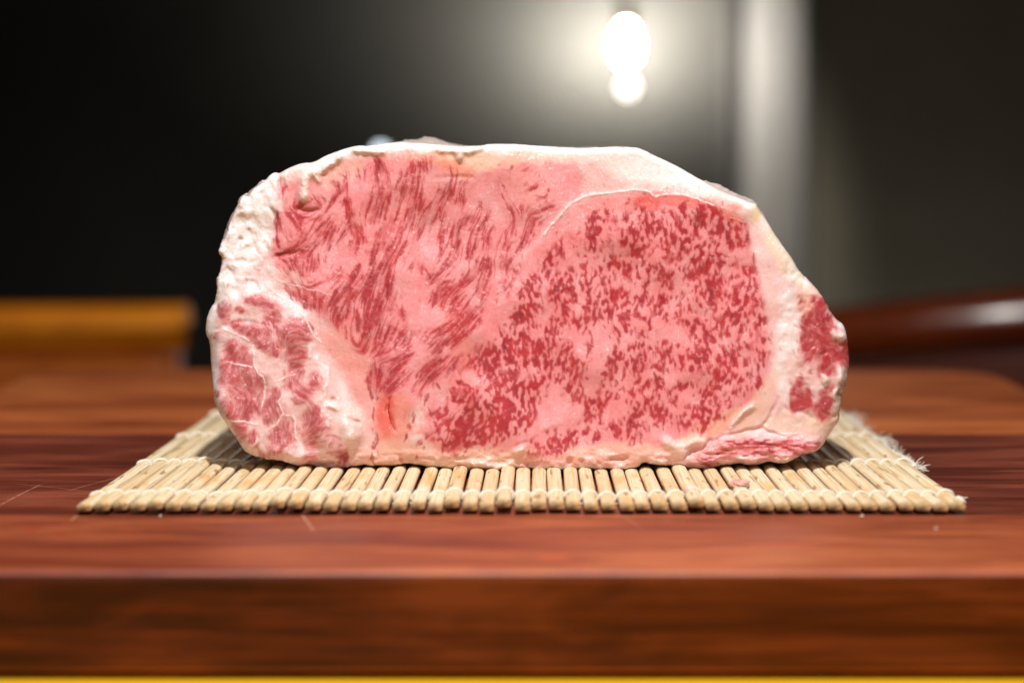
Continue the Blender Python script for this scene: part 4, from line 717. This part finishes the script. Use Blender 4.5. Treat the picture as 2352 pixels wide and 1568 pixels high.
# loose cord lying along the right edge between the second and the last row
parts = []
for ply in range(2):
    pts = []
    for k in range(90):
        u = k/89; y = rows[1]-.001+u*(rows[3]-rows[1]+.004); xe = sticks[-1][0]+sticks[-1][1]*(y-MY0)+.0036
        pts.append((xe+.0009*math.sin(u*17)+.0006*math.cos(k*.9+ply*math.pi), y+.0003*math.sin(k*.9), .0014+.0005*math.sin(k*.9+ply*math.pi)))
    parts.append(tube(pts, .0006, 6))
for _ in range(240):
    u = rs.random(); y = rows[1]+u*(rows[3]-rows[1]); xe = sticks[-1][0]+sticks[-1][1]*(y-MY0)+.0036
    p = Vector((xe, y, .0016)); d = Vector((rs.uniform(-.4, 1), rs.uniform(-.8, .8), rs.uniform(-.2, .8))).normalized(); pts = [p.copy()]
    for k in range(4):
        d = (d+Vector((rs.uniform(-.5, .5), rs.uniform(-.5, .5), rs.uniform(-.6, .2)))).normalized(); p = p+d*rs.uniform(.0004, .0012); p.z = max(.0003, p.z); pts.append(p.copy())
    parts.append(tube(pts, .00011, 3))
cut(link('edge_cord', mesh('edge_cord', *merge(parts)), mt), mat_root)

# ---------------------------------------------------------------- THE BEEF
YF = .700
F_ = build_fields(); COL = colour(F_)
mus_ = np.clip(F_['cap']+F_['eye'], 0, 1)
MOI = np.stack([np.clip(.60-.20*mus_+.75*F_['low']+.9*F_['right']+.9*F_['strip']+.8*blur(F_['memb'], 2)+.6*sm(1000, 1060, PY)+.7*(1-sm(10, 45, ODIST)), 0, 1), (1-mus_)*(1-F_['lean']), 0*mus_], -1)
uu = (PX-1176)/FPX; vv = (784-PY)/FPX
dyv = math.cos(PITCH)+vv*math.sin(PITCH); dzv = -math.sin(PITCH)+vv*math.cos(PITCH)
# snap vertices beside the outline onto it
cell = inside(OUT, (PX[:-1, :-1]+PX[1:, 1:])/2, (PY[:-1, :-1]+PY[1:, 1:])/2)
vk = np.zeros(PX.shape, int); vk[:-1, :-1] += cell; vk[1:, :-1] += cell; vk[:-1, 1:] += cell; vk[1:, 1:] += cell
edge = (vk > 0) & (vk < 4)
SX = np.where(edge, OBX, PX); SY = np.where(edge, OBY, PY)
MM = .001; D = np.where(edge, 0, ODIST)
torn = sm(668, 600, PX+(PY-600)*.1)*sm(720, 640, PY)
flat = 1-.6*sm(1690, 1780, PX)*(PY < 990)
h = (fbm(PX/170, PY/150, 2, 2)-.5)*5.0+((fbm(PX/58, PY/66, 6, 2)-.5)*.8+(fbm(PX/17, PY/22, 10, 2)-.5)*.12)*flat
mus = np.clip(F_['cap']+F_['eye'], 0, 1)
h += F_['fib']*.010*(.3+mus)+(F_['lean']*-.035)+blur(F_['lean'], 2)*-.06
h += ((vn(PX/5.5, PY/7.5, 14)-.5)*.05+(vn(PX/2.9, PY/3.4, 16)-.5)*.045)*flat
h += F_['memb']*.12+blur(F_['memb'], 2)*.26
h += blur(F_['pads'], 3)*1.7+F_['pads']*(fbm(PX/7, PY/9, 24, 2)-.5)*.5
h -= blur(F_['hole'], 2)*2.3
UX = PX+(fbm(PX/40, PY/40, 7, 2)-.5)*26; UY = PY+(fbm(PX/40, PY/40, 17, 2)-.5)*26
h += torn*((fbm(UX/30, UY/36, 18, 2)-.5)*2.0+(fbm(UX/10, UY/12, 28, 2)-.5)*.3)
h += blur(F_['low'], 3)*((fbm(PX/36, PY/32, 27, 2)-.5)*.7+1.6)+blur(F_['L'], 4)*F_['low']*.5
h += F_['right']*(fbm(PX/22, PY/22, 35, 2)-.5)*.6
h += F_['strip']*((fbm(PX/26, PY/9, 21, 2)-.5)*1.5+1.6)
bot = sm(1015, 1068, PY); h += bot*((fbm(PX/34, PY/17, 19, 2)-.5)*1.7+(fbm(PX/12, PY/9, 29, 2)-.5)*.5)
h += 1.4*blur(inside([(700, 900), (745, 840), (790, 900), (826, 960), (830, 1005), (800, 1045), (760, 1050), (720, 1000)], PX, PY)*1., 7)
# the rim rolls away
rr = np.interp(SY, [330, 460, 700, 1000, 1080], [16, 18, 30, 36, 30]); q = np.clip(1-D/rr, 0, 1)
h -= rr*.1275*(1-np.sqrt(np.clip(1-q*q, 0, 1)))*.85
YY = YF-h*MM
XW = (SX-1176)/FPX/dyv*YF; 
vs = (784-SY)/FPX; XW = (SX-1176)/FPX*YF/(math.cos(PITCH)+vs*math.sin(PITCH)); ZW = CAMZ+YF*(-math.sin(PITCH)+vs*math.cos(PITCH))/(math.cos(PITCH)+vs*math.sin(PITCH))
used = vk > 0
idx = -np.ones(PX.shape, int); idx[used] = np.arange(used.sum())
VV = np.stack([XW[used], YY[used], ZW[used]], 1); CC = np.concatenate([COL[used], MOI[used]], 1)
r0, c0 = np.nonzero(cell)
QF = np.stack([idx[r0, c0], idx[r0+1, c0], idx[r0+1, c0+1], idx[r0, c0+1]], 1)       # faces camera (-y)
lab = np.zeros(len(QF), int); names = list(MUSC)
cxw = WX[r0, c0]; cyw = WY[r0, c0]
for k, nm in enumerate(names):
    lab[inside(MUSC[nm], cxw, cyw) & (D[r0, c0] > 5)] = k+1
# trace the rim
E = {}
for a, b, c, d in QF.tolist():
    for p, q_ in ((a, b), (b, c), (c, d), (d, a)):
        if E.get((q_, p)) is not None: del E[(q_, p)]
        else: E[(p, q_)] = 1
nxt = {p: q_ for p, q_ in E}
start = next(iter(nxt)); loops = []; seen = set()
for s0 in list(nxt):
    if s0 in seen: continue
    lp = [s0]; seen.add(s0); c = nxt[s0]
    while c != s0 and c not in seen: lp.append(c); seen.add(c); c = nxt[c]
    loops.append(lp)
loop = max(loops, key=len); NL = len(loop)
ring0 = VV[loop]; ctr = np.array([0.006, 0, .050])
DEP = [.0012, .003, .006, .010, .016, .024, .034, .046, .058, .068, .075, .0795]
a0_ = np.arctan2(ring0[:, 2]-ctr[2], ring0[:, 0]-ctr[0]); r0_ = np.hypot(ring0[:, 0]-ctr[0], ring0[:, 2]-ctr[2])
kk = 28; pad = np.r_[r0_[-kk:], r0_, r0_[:kk]]; rads = np.convolve(pad, np.hanning(2*kk+1)/np.hanning(2*kk+1).sum(), 'valid')
base = len(VV); RV = []; RC = []; prev = list(loop); RF = []
PXl = SX[used][loop]; PYl = SY[used][loop]
for k, dep in enumerate(DEP):
    P = ring0.copy()
    ang = np.arctan2(P[:, 2]-ctr[2], P[:, 0]-ctr[0]); rad = np.hypot(P[:, 0]-ctr[0], P[:, 2]-ctr[2])
    taper = (1-.05*(dep/.08)**2) if dep < .06 else (1-.05*(dep/.08)**2-.10*((dep-.06)/.02)**2)
    nz = (fbm(ang*6+20, np.full(NL, dep*60), 4, 3)-.5)*.0055*min(1, dep/.012)+(fbm(ang*26+60, np.full(NL, dep*260), 8, 3)-.5)*.0016*min(1, dep/.003)
    k_ = min(1., dep/.014); fac = (((1-k_)*rad+k_*rads)*taper+nz)/rad
    P[:, 0] = ctr[0]+(P[:, 0]-ctr[0])*fac; P[:, 2] = ctr[2]+(P[:, 2]-ctr[2])*fac
    hump = np.exp(-((PXl-960)/62.)**2)*(PYl < 500)*math.exp(-((dep-.045)/.025)**2)*.0013
    topm = (PYl < 420); lim = ring0[:, 2]-.0004+np.maximum(0, hump)
    P[:, 2] = np.where(topm, np.minimum(P[:, 2], lim)+hump, P[:, 2])
    P[:, 2] = np.where(ring0[:, 2] < .012, np.minimum(np.maximum(P[:, 2], .0036), ring0[:, 2]+.002), np.maximum(P[:, 2], .0036))
    P[:, 1] = ring0[:, 1]+dep
    n2 = fbm(ang*14, np.full(NL, dep*120), 13, 3)
    cw = np.array([.84, .70, .64]); cp = np.array([.80, .40, .36])
    tt = sm(.45, .62, n2)*.6*(PYl > 470)+.1
    cc = cw*(1-tt[:, None])+cp*tt[:, None]
    wgt = math.exp(-dep/.004); cc = np.concatenate([cc, np.tile([.8, 1., 0.], (NL, 1))], 1); cc = CC[loop]*wgt+cc*(1-wgt)
    RV.append(P); RC.append(cc)
    cur = list(range(base, base+NL)); base += NL
    a = np.array(prev); b = np.array(cur); an = np.roll(a, -1); bn = np.roll(b, -1)
    RF.append(np.stack([an, a, b, bn], 1)); prev = cur
# back face: rings closing on the middle
last = RV[-1]
for k, s in enumerate((.93, .8, .62, .42, .2, .03)):
    P = last.copy(); c3 = np.array([ctr[0], last[:, 1].mean()+.0015, ctr[2]])
    P = c3+(P-c3)*s
    mb_ = sm(.45, .6, fbm(P[:, 0]*260, P[:, 2]*160, 3, 3)); cc = np.array([.80, .34, .32])*(1-mb_[:, None])+np.array([.5, .06, .06])*mb_[:, None]; cc = np.concatenate([cc, np.tile([.5, .3, 0.], (NL, 1))], 1)
    RV.append(P); RC.append(cc); cur = list(range(base, base+NL)); base += NL
    a = np.array(prev); b = np.array(cur); an = np.roll(a, -1); bn = np.roll(b, -1)
    RF.append(np.stack([an, a, b, bn], 1)); prev = cur
AV = np.vstack([VV]+RV); AC = np.vstack([CC]+RC)
AF = np.vstack([QF]+RF); AL = np.r_[lab, np.zeros(len(AF)-len(QF), int)]
# one set of normals for the whole block, so that its parts meet without a seam
n = np.cross(AV[AF[:, 2]]-AV[AF[:, 0]], AV[AF[:, 3]]-AV[AF[:, 1]]); NV = np.zeros_like(AV)
for k in range(4): np.add.at(NV, AF[:, k], n)
NV /= np.linalg.norm(NV, axis=1)[:, None]+1e-20

def meatmat():
    t = NT('raw_beef'); at_ = t.node('ShaderNodeAttribute', attribute_name='albedo').outputs[0]; co = t.coord()
    g = t.noise(co, 2100, 2, .6); s = t.noise(co, 700, 3, .6); l = t.noise(co, 60, 3)
    col = t.mix(t.rng(s, .3, .7, 0, .03), at_, (.88, .62, .60), 'MIX')
    nb = t.bump(s, .5, .00014, t.bump(g, .5, .00008)); cb = t.bump(t.noise(co, 760, 3, .55), 1., .0009, t.bump(l, .5, .003))
    ao = t.node('ShaderNodeAttribute', attribute_name='moist'); sp = t.node('ShaderNodeSeparateXYZ'); t.set(sp.inputs[0], ao.outputs[0])
    wet = t.math('MULTIPLY', t.rng(t.noise(co, 260, 3, .6), .38, .54, .75, 1.7), sp.outputs[0], clamp=True)
    t.P(Base_Color=col, Roughness=t.rng(l, .35, .65, .34, .48), Specular_IOR_Level=.12, Coat_Weight=wet, Coat_Roughness=.19, Normal=nb, Coat_Normal=cb)
    t.P(Subsurface_Weight=t.math('MULTIPLY', sp.outputs[1], .35), Subsurface_Radius=(1., .42, .32), Subsurface_Scale=.0009)
    return t.m
SSS = .0
mm = meatmat()
beef = tag(empty('beef_block', (0, .74, .004)), 'thick block of heavily marbled raw beef standing on the bamboo mat', 'meat')
LBL = {'fat': 'white and cream fat round the rim and between the muscles', 'cap_muscle': 'large left muscle with long slanting red streaks', 'eye_muscle': 'large right muscle densely dotted with short upright red flecks',
       'lower_muscle': 'lower left muscle group with swirled pinkish grain and white membranes', 'round_muscle': 'small round dark red muscle at the right edge', 'rib_muscle': 'red strands along the lower right edge', 'underside_strip': 'wet red strip folded under the lower right side'}
for k, nm in enumerate(['fat']+names):
    fs = AF[AL == k]; u, inv = np.unique(fs, return_inverse=True); fs = inv.reshape(-1, 4); V = AV[u]-np.array([0, .74, .004])
    me = bpy.data.meshes.new(nm); me.vertices.add(len(V)); me.vertices.foreach_set('co', V.astype(np.float32).ravel())
    me.loops.add(fs.size); me.loops.foreach_set('vertex_index', fs.astype(np.int32).ravel()); me.polygons.add(len(fs))
    me.polygons.foreach_set('loop_start', np.arange(0, fs.size, 4, dtype=np.int32)); me.update(calc_edges=True)
    me.shade_smooth()
    ca = me.color_attributes.new('albedo', 'FLOAT_COLOR', 'POINT'); ca.data.foreach_set('color', np.c_[AC[u, :3], np.ones(len(u))].astype(np.float32).ravel())
    va = me.color_attributes.new('moist', 'FLOAT_COLOR', 'POINT'); va.data.foreach_set('color', np.c_[AC[u, 3:], np.ones(len(u))].astype(np.float32).ravel())
    me.normals_split_custom_set_from_vertices(NV[u].tolist())
    o = link(nm, me, mm, beef); o['label'] = LBL[nm]
# scraps of meat on the mat and specks on the board
def blobmesh(name, r, seed, sq=(1, 1, .6)):
    bm = bmesh.new(); bmesh.ops.create_icosphere(bm, subdivisions=3, radius=r); q = random.Random(seed); ph = [q.uniform(0, 6) for _ in range(6)]
    for v in bm.verts:
        c = v.co/r; k = 1+.22*math.sin(c.x*3.1+ph[0])*math.cos(c.y*4+ph[1])+.15*math.sin(c.z*6+c.x*5+ph[2])
        v.co = Vector((v.co.x*sq[0]*k, v.co.y*sq[1]*k, v.co.z*sq[2]*k))
    return bmmesh(name, bm, True)
pinkm = plain('pink_scrap', (.72, .40, .34), .3, .5, .3, .2, 900); whitem = plain('white_crumb', (.78, .68, .56), .6, .3, 0, .1, 900)
for px, py, r, sq, m, lb, seed in ((1698, 1106, .0021, (1.5, 2.0, .55), pinkm, 'larger pink scrap of meat lying on the mat below the right side', 2), (1578, 1122, .0010, (1, 1, .8), pinkm, 'tiny pink scrap of meat on the mat, the smaller one', 5)):
    p = at(px, py+4, z=.0042); o = link('meat_scrap', blobmesh('meat_scrap', r*.85, seed, sq), m); o.location = p; tag(o, lb, 'scrap', 'meat scraps on the mat')
for px, py, r, lb, seed in ((1980, 1184, .0010, 'white crumb on the board in front of the mat, nearest its right corner', 3), (2150, 1213, .0009, 'pale crumb on the board, rightmost and nearest the front', 4), (368, 1184, .0008, 'white crumb on the board just before the left end of the mat', 8)):
    p = at(px, py, z=.0004); o = link('crumb', blobmesh('crumb', r*.45, seed), whitem); o.location = p; tag(o, lb, 'crumb', 'crumbs on the board')
